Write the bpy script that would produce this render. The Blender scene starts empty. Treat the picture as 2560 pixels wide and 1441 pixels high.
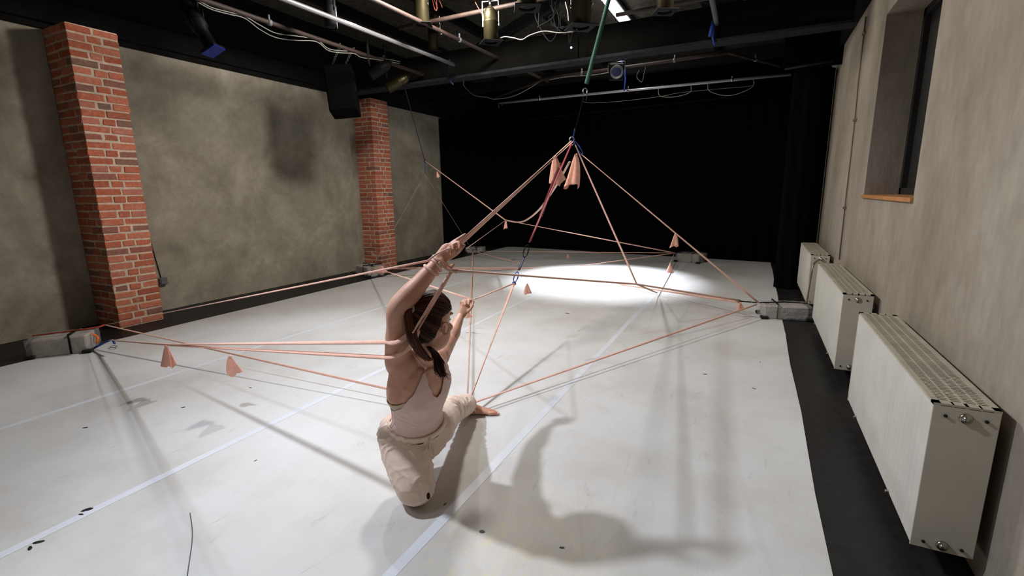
import bpy, bmesh, math, random
from mathutils import Vector, Matrix, noise
R = random.Random(7)
sc = bpy.context.scene
COL = sc.collection
PI = math.pi
# ------------------------------------------------------------------ camera
FPX, PITCH, YAW, ROLL, CAM = 1194.67, -0.199524, -0.466425, -0.0152458, Vector((0, 0, 1.5))
_f = Vector((math.sin(YAW)*math.cos(PITCH), math.cos(YAW)*math.cos(PITCH), math.sin(PITCH)))
_r = Vector((math.cos(YAW), -math.sin(YAW), 0)); _u = _r.cross(_f)
_r2 = _r*math.cos(ROLL)+_u*math.sin(ROLL); _u2 = -_r*math.sin(ROLL)+_u*math.cos(ROLL)
cam = bpy.data.cameras.new('camera'); cam.sensor_width = 36; cam.sensor_fit = 'HORIZONTAL'
cam.lens = 36*FPX/2560; cam.clip_start = 0.05; cam.clip_end = 100
co = bpy.data.objects.new('camera', cam); COL.objects.link(co)
m = Matrix((_r2, _u2, -_f)).transposed().to_4x4(); m.translation = CAM; co.matrix_world = m
sc.camera = co

def ray(x, y):
    return _r2*((x-1280)/FPX)-_u2*((y-720.5)/FPX)+_f
def at(x, y, X=None, Y=None, Z=None, d=None):
    """a surveyed point of the room: the sight line through (x, y) cut by one plane, or at one distance"""
    v = ray(x, y)
    if X is not None: t = X/v.x
    elif Y is not None: t = Y/v.y
    elif Z is not None: t = (Z-CAM.z)/v.z
    else: t = d/v.length
    return CAM+v*t
# ------------------------------------------------------------------ world, exposure
w = bpy.data.worlds.new('world'); sc.world = w; w.use_nodes = True
w.node_tree.nodes['Background'].inputs[0].default_value = (0.75, 0.8, 1, 1)
w.node_tree.nodes['Background'].inputs[1].default_value = 0.02
sc.view_settings.view_transform = 'Standard'; sc.view_settings.look = 'None'
sc.view_settings.exposure = 0.0; sc.view_settings.gamma = 1; sc.view_settings.use_curve_mapping = False
# ------------------------------------------------------------------ lights of the rig, plus added fills
def lamp(name, kind, loc, aim, power, col, size=0.1, angle=90, blend=0.6, sy=None, spread=180):
    l = bpy.data.lights.new(name, kind); l.energy = power; l.color = col
    if kind == 'SPOT': l.spot_size = math.radians(angle); l.spot_blend = blend; l.shadow_soft_size = size
    elif kind == 'AREA':
        l.size = size; l.spread = math.radians(spread)
        if sy: l.shape = 'RECTANGLE'; l.size_y = sy
    else: l.shadow_soft_size = size
    o = bpy.data.objects.new(name, l); COL.objects.link(o); o.location = loc
    o.rotation_euler = (Vector(aim)-Vector(loc)).to_track_quat('-Z', 'Y').to_euler()
    return o
COOL, WARM, NEUT = (0.85, 0.90, 1.0), (1.0, 0.86, 0.66), (1.0, 0.945, 0.87)
lamp('spot_left', 'SPOT', (-3.0, 1.15, 3.5), (-0.75, 2.4, 0), 455, COOL, 0.08, 104, 1.0)
lamp('spot_rear_left', 'SPOT', (-4.5, 4.8, 3.6), (-2.9, 2.1, 0), 310, COOL, 0.06, 95, 0.9)
lamp('spot_middle', 'SPOT', (-3.1, 4.8, 3.74), (-3.1, 4.75, 0), 400, NEUT, 0.2, 176, 0.08)
lamp('fill_right', 'SPOT', (-0.6, 5.6, 3.65), (-0.5, 4.6, 0), 60, NEUT, 0.15, 150, 0.6)  # added fill for the far right wall, radiators and floor, no fixture there
lamp('spot_back', 'SPOT', (-2.5, 9.1, 3.75), (-2.3, 8.0, 0), 1900, COOL, 0.06, 52, 0.7)
lamp('work_light', 'AREA', (-2.14, 7.85, 4.19), (-2.14, 7.85, 0), 14, NEUT, 0.16, sy=2.0)
lamp('fill_front', 'AREA', (-2.9, -0.5, 3.7), (-1.6, 1.7, 0), 8, COOL, 1.0, sy=0.6, spread=120)  # added soft fill from the viewer's side, lifts thigh and near floor
# ------------------------------------------------------------------ materials
def _new(name):
    mt = bpy.data.materials.new(name); mt.use_nodes = True
    nt = mt.node_tree; b = nt.nodes['Principled BSDF']
    return mt, nt, b
def srgb(c):
    return tuple(((x/255)/12.92 if x/255 <= .04045 else ((x/255+.055)/1.055)**2.4) for x in c)+(1,)
def node(nt, t, **kw):
    n = nt.nodes.new(t)
    for k, v in kw.items():
        if k.startswith('i_'): n.inputs[k[2:].replace('_', ' ')].default_value = v
        else: setattr(n, k, v)
    return n
def mat(name, c, rough=.6, metal=0, var=.12, scale=8, bump=0, bscale=60, spec=.5, rnd=0, coat=0, trans=0, alpha=1, sheen=0, stretch=None):
    """a plain surface with noise in its colour and, if asked, fine relief"""
    mt, nt, b = _new(name); L = nt.links.new
    c = srgb(c)
    tc = node(nt, 'ShaderNodeTexCoord')
    src = tc.outputs['Object']
    if stretch:
        mp = node(nt, 'ShaderNodeMapping'); mp.inputs['Scale'].default_value = stretch; L(src, mp.inputs['Vector']); src = mp.outputs[0]
    n = node(nt, 'ShaderNodeTexNoise', i_Scale=scale, i_Detail=5.0, i_Roughness=.6); L(src, n.inputs['Vector'])
    mr = node(nt, 'ShaderNodeMapRange'); mr.inputs[1].default_value = .3; mr.inputs[2].default_value = .7
    mr.inputs[3].default_value = 1-var; mr.inputs[4].default_value = 1+var; L(n.outputs[0], mr.inputs[0])
    hs = node(nt, 'ShaderNodeHueSaturation'); hs.inputs['Color'].default_value = c; L(mr.outputs[0], hs.inputs['Value'])
    out = hs.outputs[0]
    if rnd:
        oi = node(nt, 'ShaderNodeObjectInfo'); m2 = node(nt, 'ShaderNodeMapRange')
        m2.inputs[3].default_value = 1-rnd; m2.inputs[4].default_value = 1+rnd; L(oi.outputs['Random'], m2.inputs[0])
        h2 = node(nt, 'ShaderNodeHueSaturation'); L(out, h2.inputs['Color']); L(m2.outputs[0], h2.inputs['Value']); out = h2.outputs[0]
    L(out, b.inputs['Base Color'])
    b.inputs['Roughness'].default_value = rough; b.inputs['Metallic'].default_value = metal
    b.inputs['Specular IOR Level'].default_value = spec; b.inputs['Coat Weight'].default_value = coat
    b.inputs['Transmission Weight'].default_value = trans; b.inputs['Alpha'].default_value = alpha
    b.inputs['Sheen Weight'].default_value = sheen
    if bump:
        n2 = node(nt, 'ShaderNodeTexNoise', i_Scale=bscale, i_Detail=4.0); L(src, n2.inputs['Vector'])
        bp = node(nt, 'ShaderNodeBump', i_Strength=bump, i_Distance=.01); L(n2.outputs[0], bp.inputs['Height']); L(bp.outputs[0], b.inputs['Normal'])
    return mt
def ramp(nt, stops):
    r = node(nt, 'ShaderNodeValToRGB'); e = r.color_ramp.elements
    while len(e) < len(stops): e.new(.5)
    for k, (p, c) in zip(e, stops): k.position = p; k.color = c
    return r
def plaster(name, a, b_, c_, scale, vstretch):
    mt, nt, b = _new(name); L = nt.links.new
    tc = node(nt, 'ShaderNodeTexCoord'); mp = node(nt, 'ShaderNodeMapping'); mp.inputs['Scale'].default_value = (1, 1, vstretch)
    L(tc.outputs['Object'], mp.inputs['Vector'])
    n = node(nt, 'ShaderNodeTexNoise', i_Scale=scale, i_Detail=8.0, i_Roughness=.62, i_Distortion=.5); L(mp.outputs[0], n.inputs['Vector'])
    r = ramp(nt, [(.3, srgb(a)), (.5, srgb(b_)), (.7, srgb(c_))]); L(n.outputs[0], r.inputs[0])
    n3 = node(nt, 'ShaderNodeTexNoise', i_Scale=scale*9, i_Detail=6.0, i_Roughness=.7); L(mp.outputs[0], n3.inputs['Vector'])
    mr = node(nt, 'ShaderNodeMapRange'); mr.inputs[1].default_value = .3; mr.inputs[2].default_value = .7; mr.inputs[3].default_value = .86; mr.inputs[4].default_value = 1.12
    L(n3.outputs[0], mr.inputs[0]); hs = node(nt, 'ShaderNodeHueSaturation'); L(r.outputs[0], hs.inputs['Color']); L(mr.outputs[0], hs.inputs['Value'])
    L(hs.outputs[0], b.inputs['Base Color']); b.inputs['Roughness'].default_value = .75; b.inputs['Specular IOR Level'].default_value = .25
    bp = node(nt, 'ShaderNodeBump', i_Strength=.35, i_Distance=.02); L(n3.outputs[0], bp.inputs['Height']); L(bp.outputs[0], b.inputs['Normal'])
    return mt
def vinyl(name):
    """white dance vinyl: faint dirt clouds, grey scuffs, small dark flecks"""
    mt, nt, b = _new(name); L = nt.links.new
    g = node(nt, 'ShaderNodeNewGeometry')
    n = node(nt, 'ShaderNodeTexNoise', i_Scale=.9, i_Detail=7.0, i_Roughness=.6); L(g.outputs['Position'], n.inputs['Vector'])
    r = ramp(nt, [(.3, srgb((188, 184, 178))), (.52, srgb((205, 204, 202))), (.75, srgb((214, 214, 214)))]); L(n.outputs[0], r.inputs[0])
    mp = node(nt, 'ShaderNodeMapping'); mp.inputs['Scale'].default_value = (9, 2.2, 1); mp.inputs['Rotation'].default_value = (0, 0, .9); L(g.outputs['Position'], mp.inputs['Vector'])
    n2 = node(nt, 'ShaderNodeTexNoise', i_Scale=1.6, i_Detail=6.0, i_Roughness=.75, i_Distortion=.8); L(mp.outputs[0], n2.inputs['Vector'])
    r2 = ramp(nt, [(.60, (0, 0, 0, 1)), (.78, (1, 1, 1, 1))]); L(n2.outputs[0], r2.inputs[0])
    m1 = node(nt, 'ShaderNodeMix', data_type='RGBA'); L(r.outputs[0], m1.inputs['A']); m1.inputs['B'].default_value = srgb((142, 139, 136))
    k = node(nt, 'ShaderNodeMath', operation='MULTIPLY'); k.inputs[1].default_value = .55; L(r2.outputs[0], k.inputs[0]); L(k.outputs[0], m1.inputs['Factor'])
    v = node(nt, 'ShaderNodeTexVoronoi', i_Scale=2.6, i_Randomness=1.0); mp3 = node(nt, 'ShaderNodeMapping'); mp3.inputs['Scale'].default_value = (1.6, .7, 0); mp3.inputs['Rotation'].default_value = (0, 0, .5)
    L(g.outputs['Position'], mp3.inputs['Vector']); L(mp3.outputs[0], v.inputs['Vector'])
    lt = node(nt, 'ShaderNodeMath', operation='LESS_THAN'); lt.inputs[1].default_value = .022; L(v.outputs['Distance'], lt.inputs[0])
    gt = node(nt, 'ShaderNodeSeparateColor'); L(v.outputs['Color'], gt.inputs[0])
    g2 = node(nt, 'ShaderNodeMath', operation='GREATER_THAN'); g2.inputs[1].default_value = .45; L(gt.outputs[0], g2.inputs[0])
    mm = node(nt, 'ShaderNodeMath', operation='MULTIPLY'); L(lt.outputs[0], mm.inputs[0]); L(g2.outputs[0], mm.inputs[1])
    m2 = node(nt, 'ShaderNodeMix', data_type='RGBA'); L(m1.outputs['Result'], m2.inputs['A']); m2.inputs['B'].default_value = srgb((70, 66, 62)); L(mm.outputs[0], m2.inputs['Factor'])
    # a worn yellowed patch where the vinyl is walked most
    vd = node(nt, 'ShaderNodeVectorMath', operation='DISTANCE'); vd.inputs[1].default_value = (-.82, 1.52, 0); L(g.outputs['Position'], vd.inputs[0])
    rd = node(nt, 'ShaderNodeMapRange'); rd.inputs[1].default_value = .12; rd.inputs[2].default_value = .62; rd.inputs[3].default_value = 1; rd.inputs[4].default_value = 0; L(vd.outputs['Value'], rd.inputs[0])
    ny = node(nt, 'ShaderNodeTexNoise', i_Scale=3.2, i_Detail=7.0, i_Roughness=.7, i_Distortion=1.0); L(mp.outputs[0], ny.inputs['Vector'])
    ry = ramp(nt, [(.45, (0, 0, 0, 1)), (.66, (.75, .75, .75, 1))]); L(ny.outputs[0], ry.inputs[0])
    my = node(nt, 'ShaderNodeMath', operation='MULTIPLY'); L(rd.outputs[0], my.inputs[0]); L(ry.outputs[0], my.inputs[1])
    m4 = node(nt, 'ShaderNodeMix', data_type='RGBA'); L(m2.outputs['Result'], m4.inputs['A']); m4.inputs['B'].default_value = srgb((214, 202, 168)); L(my.outputs[0], m4.inputs['Factor']); m2 = m4
    L(m2.outputs['Result'], b.inputs['Base Color']); b.inputs['Roughness'].default_value = .5; b.inputs['Specular IOR Level'].default_value = .3
    bp = node(nt, 'ShaderNodeBump', i_Strength=.12, i_Distance=.02); L(n2.outputs[0], bp.inputs['Height']); L(bp.outputs[0], b.inputs['Normal'])
    return mt
def brickmat(name):
    mt, nt, b = _new(name); L = nt.links.new
    oi = node(nt, 'ShaderNodeObjectInfo')
    r = ramp(nt, [(0, srgb((124, 104, 92))), (.06, srgb((150, 104, 92))), (.2, srgb((174, 96, 72))), (.5, srgb((194, 112, 86))), (.8, srgb((205, 126, 99))), (1, srgb((186, 118, 102)))])
    L(oi.outputs['Random'], r.inputs[0])
    tc = node(nt, 'ShaderNodeNewGeometry'); n = node(nt, 'ShaderNodeTexNoise', i_Scale=28.0, i_Detail=6.0, i_Roughness=.7); L(tc.outputs['Position'], n.inputs['Vector'])
    mr = node(nt, 'ShaderNodeMapRange'); mr.inputs[1].default_value = .3; mr.inputs[2].default_value = .72; mr.inputs[3].default_value = .72; mr.inputs[4].default_value = 1.2; L(n.outputs[0], mr.inputs[0])
    hs = node(nt, 'ShaderNodeHueSaturation'); L(r.outputs[0], hs.inputs['Color']); L(mr.outputs[0], hs.inputs['Value'])
    n2 = node(nt, 'ShaderNodeTexNoise', i_Scale=11.0, i_Detail=5.0, i_Roughness=.65); L(tc.outputs['Position'], n2.inputs['Vector'])
    r2 = ramp(nt, [(.58, (0, 0, 0, 1)), (.75, (.6, .6, .6, 1))]); L(n2.outputs[0], r2.inputs[0])
    mx = node(nt, 'ShaderNodeMix', data_type='RGBA'); L(hs.outputs[0], mx.inputs['A']); mx.inputs['B'].default_value = srgb((205, 176, 158)); L(r2.outputs[0], mx.inputs['Factor'])
    L(mx.outputs['Result'], b.inputs['Base Color']); b.inputs['Roughness'].default_value = .85; b.inputs['Specular IOR Level'].default_value = .2
    bp = node(nt, 'ShaderNodeBump', i_Strength=.5, i_Distance=.01); L(n.outputs[0], bp.inputs['Height']); L(bp.outputs[0], b.inputs['Normal'])
    return mt
def emit(name, c, s):
    mt, nt, b = _new(name); b.inputs['Base Color'].default_value = (0, 0, 0, 1)
    b.inputs['Emission Color'].default_value = c; b.inputs['Emission Strength'].default_value = s
    return mt
M = dict(
    vinyl=vinyl('vinyl'), tape=mat('tape', (212, 215, 221), .45, var=.03, spec=.4), floor=mat('floor_black', (29, 27, 26), .5, var=.35, scale=14, bump=.1, spec=.3),
    wall_l=plaster('plaster_left', (116, 109, 96), (146, 139, 124), (170, 163, 148), 1.2, 1),
    wall_r=plaster('plaster_right', (126, 116, 102), (143, 133, 119), (156, 147, 134), 1.6, .45),
    black=mat('black_paint', (20, 19, 19), .9, var=.3, scale=6, bump=.3, bscale=30, spec=.08), deep=mat('deep_black', (5, 5, 5), .9, spec=.06),
    roof=mat('roof_board', (60, 57, 50), .85, var=.5, scale=9, bump=.6, bscale=24, spec=.2),
    curtain=mat('curtain', (5, 5, 6), .95, spec=.05, var=.3), brick=brickmat('brick'), mortar=mat('mortar', (206, 184, 164), .9, var=.2, scale=14, bump=.6, bscale=60, spec=.2),
    rad=mat('radiator_white', (190, 187, 178), .45, var=.06, scale=5, bump=.05, bscale=20), radtop=mat('radiator_top', (166, 158, 140), .55, var=.14, scale=9), radside=mat('radiator_side', (186, 178, 162), .5, var=.05),
    hole=mat('hole', (16, 15, 14), .9), chrome=mat('chrome', (170, 165, 155), .3, metal=1), steel=mat('steel', (190, 190, 190), .35, metal=1), pipew=mat('pipe_zinc', (150, 148, 151), .35, metal=.6, var=.06),
    rust=mat('rusty_pipe', (46, 31, 25), .7, var=.35, scale=20, metal=.1), beam=mat('beam_paint', (18, 17, 15), .9, var=.25, scale=7, bump=.2, spec=.06), flange=mat('beam_flange', (42, 42, 45), .8, var=.3, scale=9, spec=.1),
    lampgold=mat('lamp_bronze', (58, 53, 34), .42, metal=.75, var=.15), lampblack=mat('lamp_black', (10, 10, 10), .6, var=.2, spec=.2), gel=mat('blue_gel', (22, 38, 112), .3, var=.1),
    cable=mat('cable_grey', (128, 126, 120), .6, var=.1), cableb=mat('cable_black', (12, 12, 13), .75, spec=.15), orange=mat('cable_orange', (120, 52, 34), .5), blue=mat('blue_webbing', (28, 66, 158), .6, var=.2), navy=mat('navy_webbing', (24, 30, 74), .6, var=.2),
    band=mat('pink_elastic', (226, 178, 160), .75, var=.1, scale=30, spec=.2, sheen=.2), bandp=mat('pale_elastic', (222, 184, 168), .75, var=.08, scale=30, spec=.2), tail=mat('pink_cloth', (232, 172, 150), .8, var=.12, scale=24, sheen=.3),
    cord=mat('thin_cord', (150, 140, 112), .7), green=mat('green_bungee', (44, 84, 70), .6, var=.15), red=mat('red_sling', (128, 40, 50), .6, var=.2),
    block=mat('concrete_block', (168, 160, 146), .85, var=.18, scale=9, bump=.4, bscale=40), foam=mat('black_foam', (14, 14, 16), .8), strapr=mat('red_strap', (176, 60, 40), .6), orangew=mat('orange_strap', (225, 110, 40), .6),
    board=mat('blackout', (20, 18, 15), .8, var=.3), sill=mat('sill_wood', (176, 118, 70), .55, var=.2, scale=12, stretch=(8, 1, 1)),
    skin=None, led=emit('led_panel', (1, .97, .9, 1), 14), ledb=emit('indicator', (.3, .45, 1, 1), 6), conduit=mat('conduit_grey', (92, 87, 76), .5), boxgrey=mat('box_grey', (96, 98, 102), .5),
)
def plastic():
    mt, nt, b = _new('clear_plastic'); L = nt.links.new
    b.inputs['Base Color'].default_value = srgb((206, 206, 208)); b.inputs['Roughness'].default_value = .16; b.inputs['Alpha'].default_value = .26
    b.inputs['Specular IOR Level'].default_value = .8
    g = node(nt, 'ShaderNodeTexCoord'); n = node(nt, 'ShaderNodeTexNoise', i_Scale=14.0, i_Detail=3.0, i_Distortion=1.2); L(g.outputs['Object'], n.inputs['Vector'])
    bp = node(nt, 'ShaderNodeBump', i_Strength=.9, i_Distance=.03); L(n.outputs[0], bp.inputs['Height']); L(bp.outputs[0], b.inputs['Normal'])
    return mt
M['plastic'] = plastic()
# ------------------------------------------------------------------ mesh building
class MB:
    def __init__(s): s.v = []; s.f = []; s.sm = []
    def add(s, vs, fs, smooth=False):
        o = len(s.v); s.v += [tuple(p) for p in vs]; s.f += [tuple(i+o for i in f) for f in fs]; s.sm += [smooth]*len(fs); return s
    def box(s, a, b, ch=0, mtx=None):
        """box from corner a to corner b, edges chamfered by ch"""
        a, b = Vector(a), Vector(b); c = (a+b)/2; h = (b-a)/2; h = Vector((abs(h.x), abs(h.y), abs(h.z)))
        if not ch:
            vs = [Vector((x*h.x, y*h.y, z*h.z)) for x in (-1, 1) for y in (-1, 1) for z in (-1, 1)]
            fs = [(0, 1, 3, 2), (4, 6, 7, 5), (0, 4, 5, 1), (2, 3, 7, 6), (0, 2, 6, 4), (1, 5, 7, 3)]
        else:
            bm = bmesh.new(); bmesh.ops.create_cube(bm, size=1)
            for v in bm.verts: v.co = Vector((v.co.x*2*h.x, v.co.y*2*h.y, v.co.z*2*h.z))
            bmesh.ops.bevel(bm, geom=bm.edges[:], offset=min(ch, min(h)*.9), segments=1, affect='EDGES', profile=.5)
            bm.verts.index_update(); vs = [v.co.copy() for v in bm.verts]; fs = [tuple(v.index for v in f.verts) for f in bm.faces]; bm.free()
        vs = [(mtx @ (p+c)) if mtx else p+c for p in vs]
        return s.add(vs, fs)
    def tube(s, pts, r, n=8, cap=True, flat=1.0, up=None, twist=0, smooth=True):
        """tube of radius r (one number or one per point) along pts; flat squeezes one cross axis"""
        pts = [Vector(p) for p in pts]; k = len(pts); rr = r if isinstance(r, (list, tuple)) else [r]*k
        t0 = (pts[1]-pts[0]).normalized(); ref = Vector(up) if up else (Vector((0, 0, 1)) if abs(t0.z) < .9 else Vector((1, 0, 0)))
        nrm = (ref-t0*ref.dot(t0)).normalized(); vs = []
        for i, p in enumerate(pts):
            t = (pts[min(i+1, k-1)]-pts[max(i-1, 0)]).normalized()
            nrm = (nrm-t*nrm.dot(t)).normalized(); bn = t.cross(nrm)
            a0 = twist*i/max(k-1, 1); n1 = nrm*math.cos(a0)+bn*math.sin(a0); b1 = bn*math.cos(a0)-nrm*math.sin(a0)
            for j in range(n):
                a = 2*PI*j/n; vs.append(p+n1*(math.cos(a)*rr[i]*flat)+b1*(math.sin(a)*rr[i]))
        fs = [(i*n+j, i*n+(j+1) % n, (i+1)*n+(j+1) % n, (i+1)*n+j) for i in range(k-1) for j in range(n)]
        if cap: fs += [tuple(range(n-1, -1, -1)), tuple((k-1)*n+j for j in range(n))]
        return s.add(vs, fs, smooth)
    def lathe(s, prof, n=20, mtx=None, smooth=True, cap=True):
        vs = [Vector((r*math.cos(2*PI*j/n), r*math.sin(2*PI*j/n), z)) for r, z in prof for j in range(n)]
        fs = [(i*n+j, i*n+(j+1) % n, (i+1)*n+(j+1) % n, (i+1)*n+j) for i in range(len(prof)-1) for j in range(n)]
        if cap: fs += [tuple(range(n-1, -1, -1)), tuple((len(prof)-1)*n+j for j in range(n))]
        if mtx: vs = [mtx @ v for v in vs]
        return s.add(vs, fs, smooth)
    def torus(s, c, ax, R_, r, n=18, k=8, sq=(1, 1), up=None):
        c = Vector(c); ax = Vector(ax).normalized(); ref = Vector(up) if up else (Vector((0, 0, 1)) if abs(ax.z) < .9 else Vector((1, 0, 0)))
        e1 = (ref-ax*ref.dot(ax)).normalized(); e2 = ax.cross(e1); vs = []
        for i in range(n):
            a = 2*PI*i/n; d = e1*(math.cos(a)*sq[0])+e2*(math.sin(a)*sq[1]); dn = d.normalized()
            for j in range(k):
                b = 2*PI*j/k; vs.append(c+d*R_+dn*(math.cos(b)*r)+ax*(math.sin(b)*r))
        fs = [(i*k+j, i*k+(j+1) % k, ((i+1) % n)*k+(j+1) % k, ((i+1) % n)*k+j) for i in range(n) for j in range(k)]
        return s.add(vs, fs, True)
    def grid(s, fn, nu, nv, smooth=True, thick=0):
        vs = [fn(i/nu, j/nv) for i in range(nu+1) for j in range(nv+1)]; q = nv+1
        fs = [(i*q+j, (i+1)*q+j, (i+1)*q+j+1, i*q+j+1) for i in range(nu) for j in range(nv)]
        return s.add(vs, fs, smooth)
    def mesh(s, name, m_):
        me = bpy.data.meshes.new(name); me.from_pydata(s.v, [], s.f); me.polygons.foreach_set('use_smooth', s.sm)
        ms = m_ if isinstance(m_, (list, tuple)) else [m_]
        for q in ms: me.materials.append(M[q] if isinstance(q, str) else q)
        bm = bmesh.new(); bm.from_mesh(me); bmesh.ops.recalc_face_normals(bm, faces=bm.faces[:]); bm.to_mesh(me); bm.free()
        me.update(); return me
    def build(s, name, m_, parent=None, loc=None):
        o = bpy.data.objects.new(name, s.mesh(name, m_)); COL.objects.link(o)
        if loc is not None: o.location = loc
        if parent is not None: attach(o, parent)
        return o
def world_of(o):
    return world_of(o.parent) @ o.matrix_parent_inverse @ o.matrix_basis if o.parent else o.matrix_basis.copy()
def attach(o, parent):
    o.parent = parent; o.matrix_parent_inverse = world_of(parent).inverted()
def tag(o, label=None, cat=None, group=None, kind=None):
    if label: o['label'] = label
    if cat: o['category'] = cat
    if group: o['group'] = group
    if kind: o['kind'] = kind
    return o
def thing(name, loc, label, cat, group=None, kind=None):
    o = bpy.data.objects.new(name, None); o.empty_display_size = .05; COL.objects.link(o); o.location = loc
    return tag(o, label, cat, group, kind)
def lerp(a, b, t): return Vector(a)*(1-t)+Vector(b)*t
def spline(pts, n=8):
    """smooth curve through pts"""
    p = [Vector(q) for q in pts]; p = [p[0]*2-p[1]]+p+[p[-1]*2-p[-2]]; out = []
    for i in range(1, len(p)-2):
        for k in range(n):
            t = k/n; a, b, c, d = p[i-1:i+3]
            out.append(.5*((2*b)+(c-a)*t+(2*a-5*b+4*c-d)*t*t+(3*b-a-3*c+d)*t**3))
    return out+[p[-2]]
# ------------------------------------------------------------------ room shell
XL, XR, ZT, ZC = -7.0, 0.88, 3.29, 4.35
YN, YB = -1.2, 12.4
def struct(o, label, cat): return tag(o, label, cat, kind='structure')
struct(MB().box((XL-.6, YN, -.1), (XR+.6, YB, 0)).build('floor', 'floor'), 'dark brown black painted floor showing beside the white dance vinyl', 'floor')
struct(MB().box((XL-.6, YN, ZC), (XR+.6, YB, ZC+.1)).build('ceiling', 'roof'), 'dark rough roof boards above the lighting pipes', 'ceiling')
wl = MB()
wl.box((XL-.3, YN, 0), (XL, 2.75, ZT)); wl.box((XL-.3, 3.22, 0), (XL, 7.12, ZT)); wl.box((XL-.4, 2.75, 0), (XL-.14, 7.42, ZT)); wl.box((XL-.3, 7.9, 0), (XL, YB, ZT))
wlo = struct(wl.build('wall_left', 'wall_l'), 'grey olive plaster wall between the two brick pillars', 'wall')
MB().box((XL-.4, YN, ZT), (XL+.05, YB, ZC)).build('upper_band', 'black', wlo)
struct(MB().box((XL+.05, YN, ZT+.06), (XL+.11, YB, ZT+.3), .01).build('trim_1', 'black'), 'black boxed ledge along the top of the left plaster wall', 'ledge')
# right wall with a deep window recess
W0, W1, WZ0, WZ1 = 3.82, 5.38, 1.42, 2.92
wr = MB(); T = .55
wr.box((XR, YN, 0), (XR+T, W0, ZT)); wr.box((XR, W1, 0), (XR+T, YB, ZT)); wr.box((XR, W0, 0), (XR+T, W1, WZ0)); wr.box((XR, W0, WZ1), (XR+T, W1, ZT))
wro = struct(wr.build('wall_right', 'wall_r'), 'beige streaky plaster wall with a deep window niche and three radiators', 'wall')
MB().box((XR-.05, YN, ZT), (XR+T, YB, ZC)).build('upper_band', 'black', wro)
struct(MB().box((XL-.6, YB, 0), (XR+.6, YB+.1, ZC)).build('wall_back', 'deep'), 'black back wall hidden behind the curtain', 'wall')
struct(MB().box((XL-.6, YN-.1, 0), (XR+.6, YN, ZC)).build('wall_front', 'wall_l'), 'plaster wall behind the viewer', 'wall')
wn = thing('window_1', (XR+.30, (W0+W1)/2, WZ0), 'dark blacked-out window set deep in the beige plaster wall', 'window', kind='structure')
MB().box((XR+.29, W0, WZ0), (XR+.31, W1, WZ1)).build('blackout_board', 'board', wn)
fr = MB()
for a, b in (((XR+.25, W0, WZ0), (XR+.29, W0+.06, WZ1)), ((XR+.25, W1-.06, WZ0), (XR+.29, W1, WZ1)), ((XR+.25, W0, WZ0), (XR+.29, W1, WZ0+.06)), ((XR+.25, W0, WZ1-.06), (XR+.29, W1, WZ1)), ((XR+.25, (W0+W1)/2-.03, WZ0), (XR+.29, (W0+W1)/2+.03, WZ1))): fr.box(a, b)
fr.build('window_frame', 'board', wn)
MB().box((XR-.02, W0-.01, WZ0-.025), (XR+.26, W1+.01, WZ0+.004), .004).build('window_sill', 'sill', wn)
# ------------------------------------------------------------------ brick pillars
COURSE = ZT/39
def brick_mesh(l, d, h, seed):
    """brick with its length on Y, depth on X, uneven faces and worn edges"""
    q = random.Random(seed); bm = bmesh.new(); bmesh.ops.create_cube(bm, size=1)
    for v in bm.verts: v.co = Vector((v.co.x*d, v.co.y*l, v.co.z*h))
    bmesh.ops.bevel(bm, geom=bm.edges[:], offset=.006, segments=1, affect='EDGES')
    for v in bm.verts: v.co += Vector((q.uniform(-.003, .003), q.uniform(-.004, .004), q.uniform(-.003, .003)))
    me = bpy.data.meshes.new('brick'); bm.to_mesh(me); bm.free(); me.materials.append(M['brick']); return me
BR = {}
def brick(parent, a, b, k):
    a, b = Vector(a), Vector(b); s = b-a; key = (round(s.x, 3), round(s.y, 3), k % 4)
    if key not in BR: BR[key] = brick_mesh(s.y, s.x, s.z, hash(key) & 0xffff)
    o = bpy.data.objects.new('brick', BR[key]); o.location = (a+b)/2+Vector((R.uniform(-.004, .004), R.uniform(-.004, .004), R.uniform(-.003, .003)))
    o.rotation_euler = (R.uniform(-.01, .01), R.uniform(-.01, .01), R.uniform(-.006, .006))
    COL.objects.link(o); attach(o, parent)
def pillar(name, xw, xf, y0, y1, label):
    t = thing(name, (xf, y0, 0), label, 'pillar', kind='structure')
    J = .018; hb = COURSE-J
    MB().box((xw-.05, y0+.006, 0), (xf-.006, y1-.006, ZT-.002)).build('mortar', 'mortar', t)
    d = .115; L = y1-y0; D = xf-xw
    for c in range(39):
        z = c*COURSE+J/2; z1 = z+hb
        if c % 2 == 0:
            hh = (L-J)/2; j = R.uniform(-.02, .02)
            brick(t, (xf-d, y0, z), (xf, y0+hh+j-.0, z1), c); brick(t, (xf-d, y0+hh+j+J, z), (xf, y1, z1), c)
            x1 = xf-d-J; n = 2 if D > .45 else 1; bw = (D-d-J*n)/n
            for i in range(n):
                brick(t, (x1-bw, y0, z), (x1, y0+.11, z1), c+i); x1 -= bw+J
        else:
            q = [.155+R.uniform(-.01, .01), .12+R.uniform(-.01, .01)]; q.append(L-2*J-sum(q)); y = y0
            for i, l in enumerate(q):
                brick(t, (xf-(.235 if i == 0 else d), y, z), (xf, y+l, z1), c+i); y += l+J
            x1 = xf-.235-J; rest = D-.235-J; n = 2 if rest > .26 else 1; bw = (rest-J*(n-1))/n
            for i in range(n):
                brick(t, (x1-bw, y0, z), (x1, y0+.11, z1), c+i); x1 -= bw+J
    return t
pillar('pillar', XL, -6.50, 2.75, 3.22, 'red brick pillar nearest the viewer, between two grey plaster panels')
pillar('pillar', XL-.14, -6.70, 7.42, 7.90, 'farther red brick pillar under the hanging loudspeaker, near the black curtain')
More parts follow.
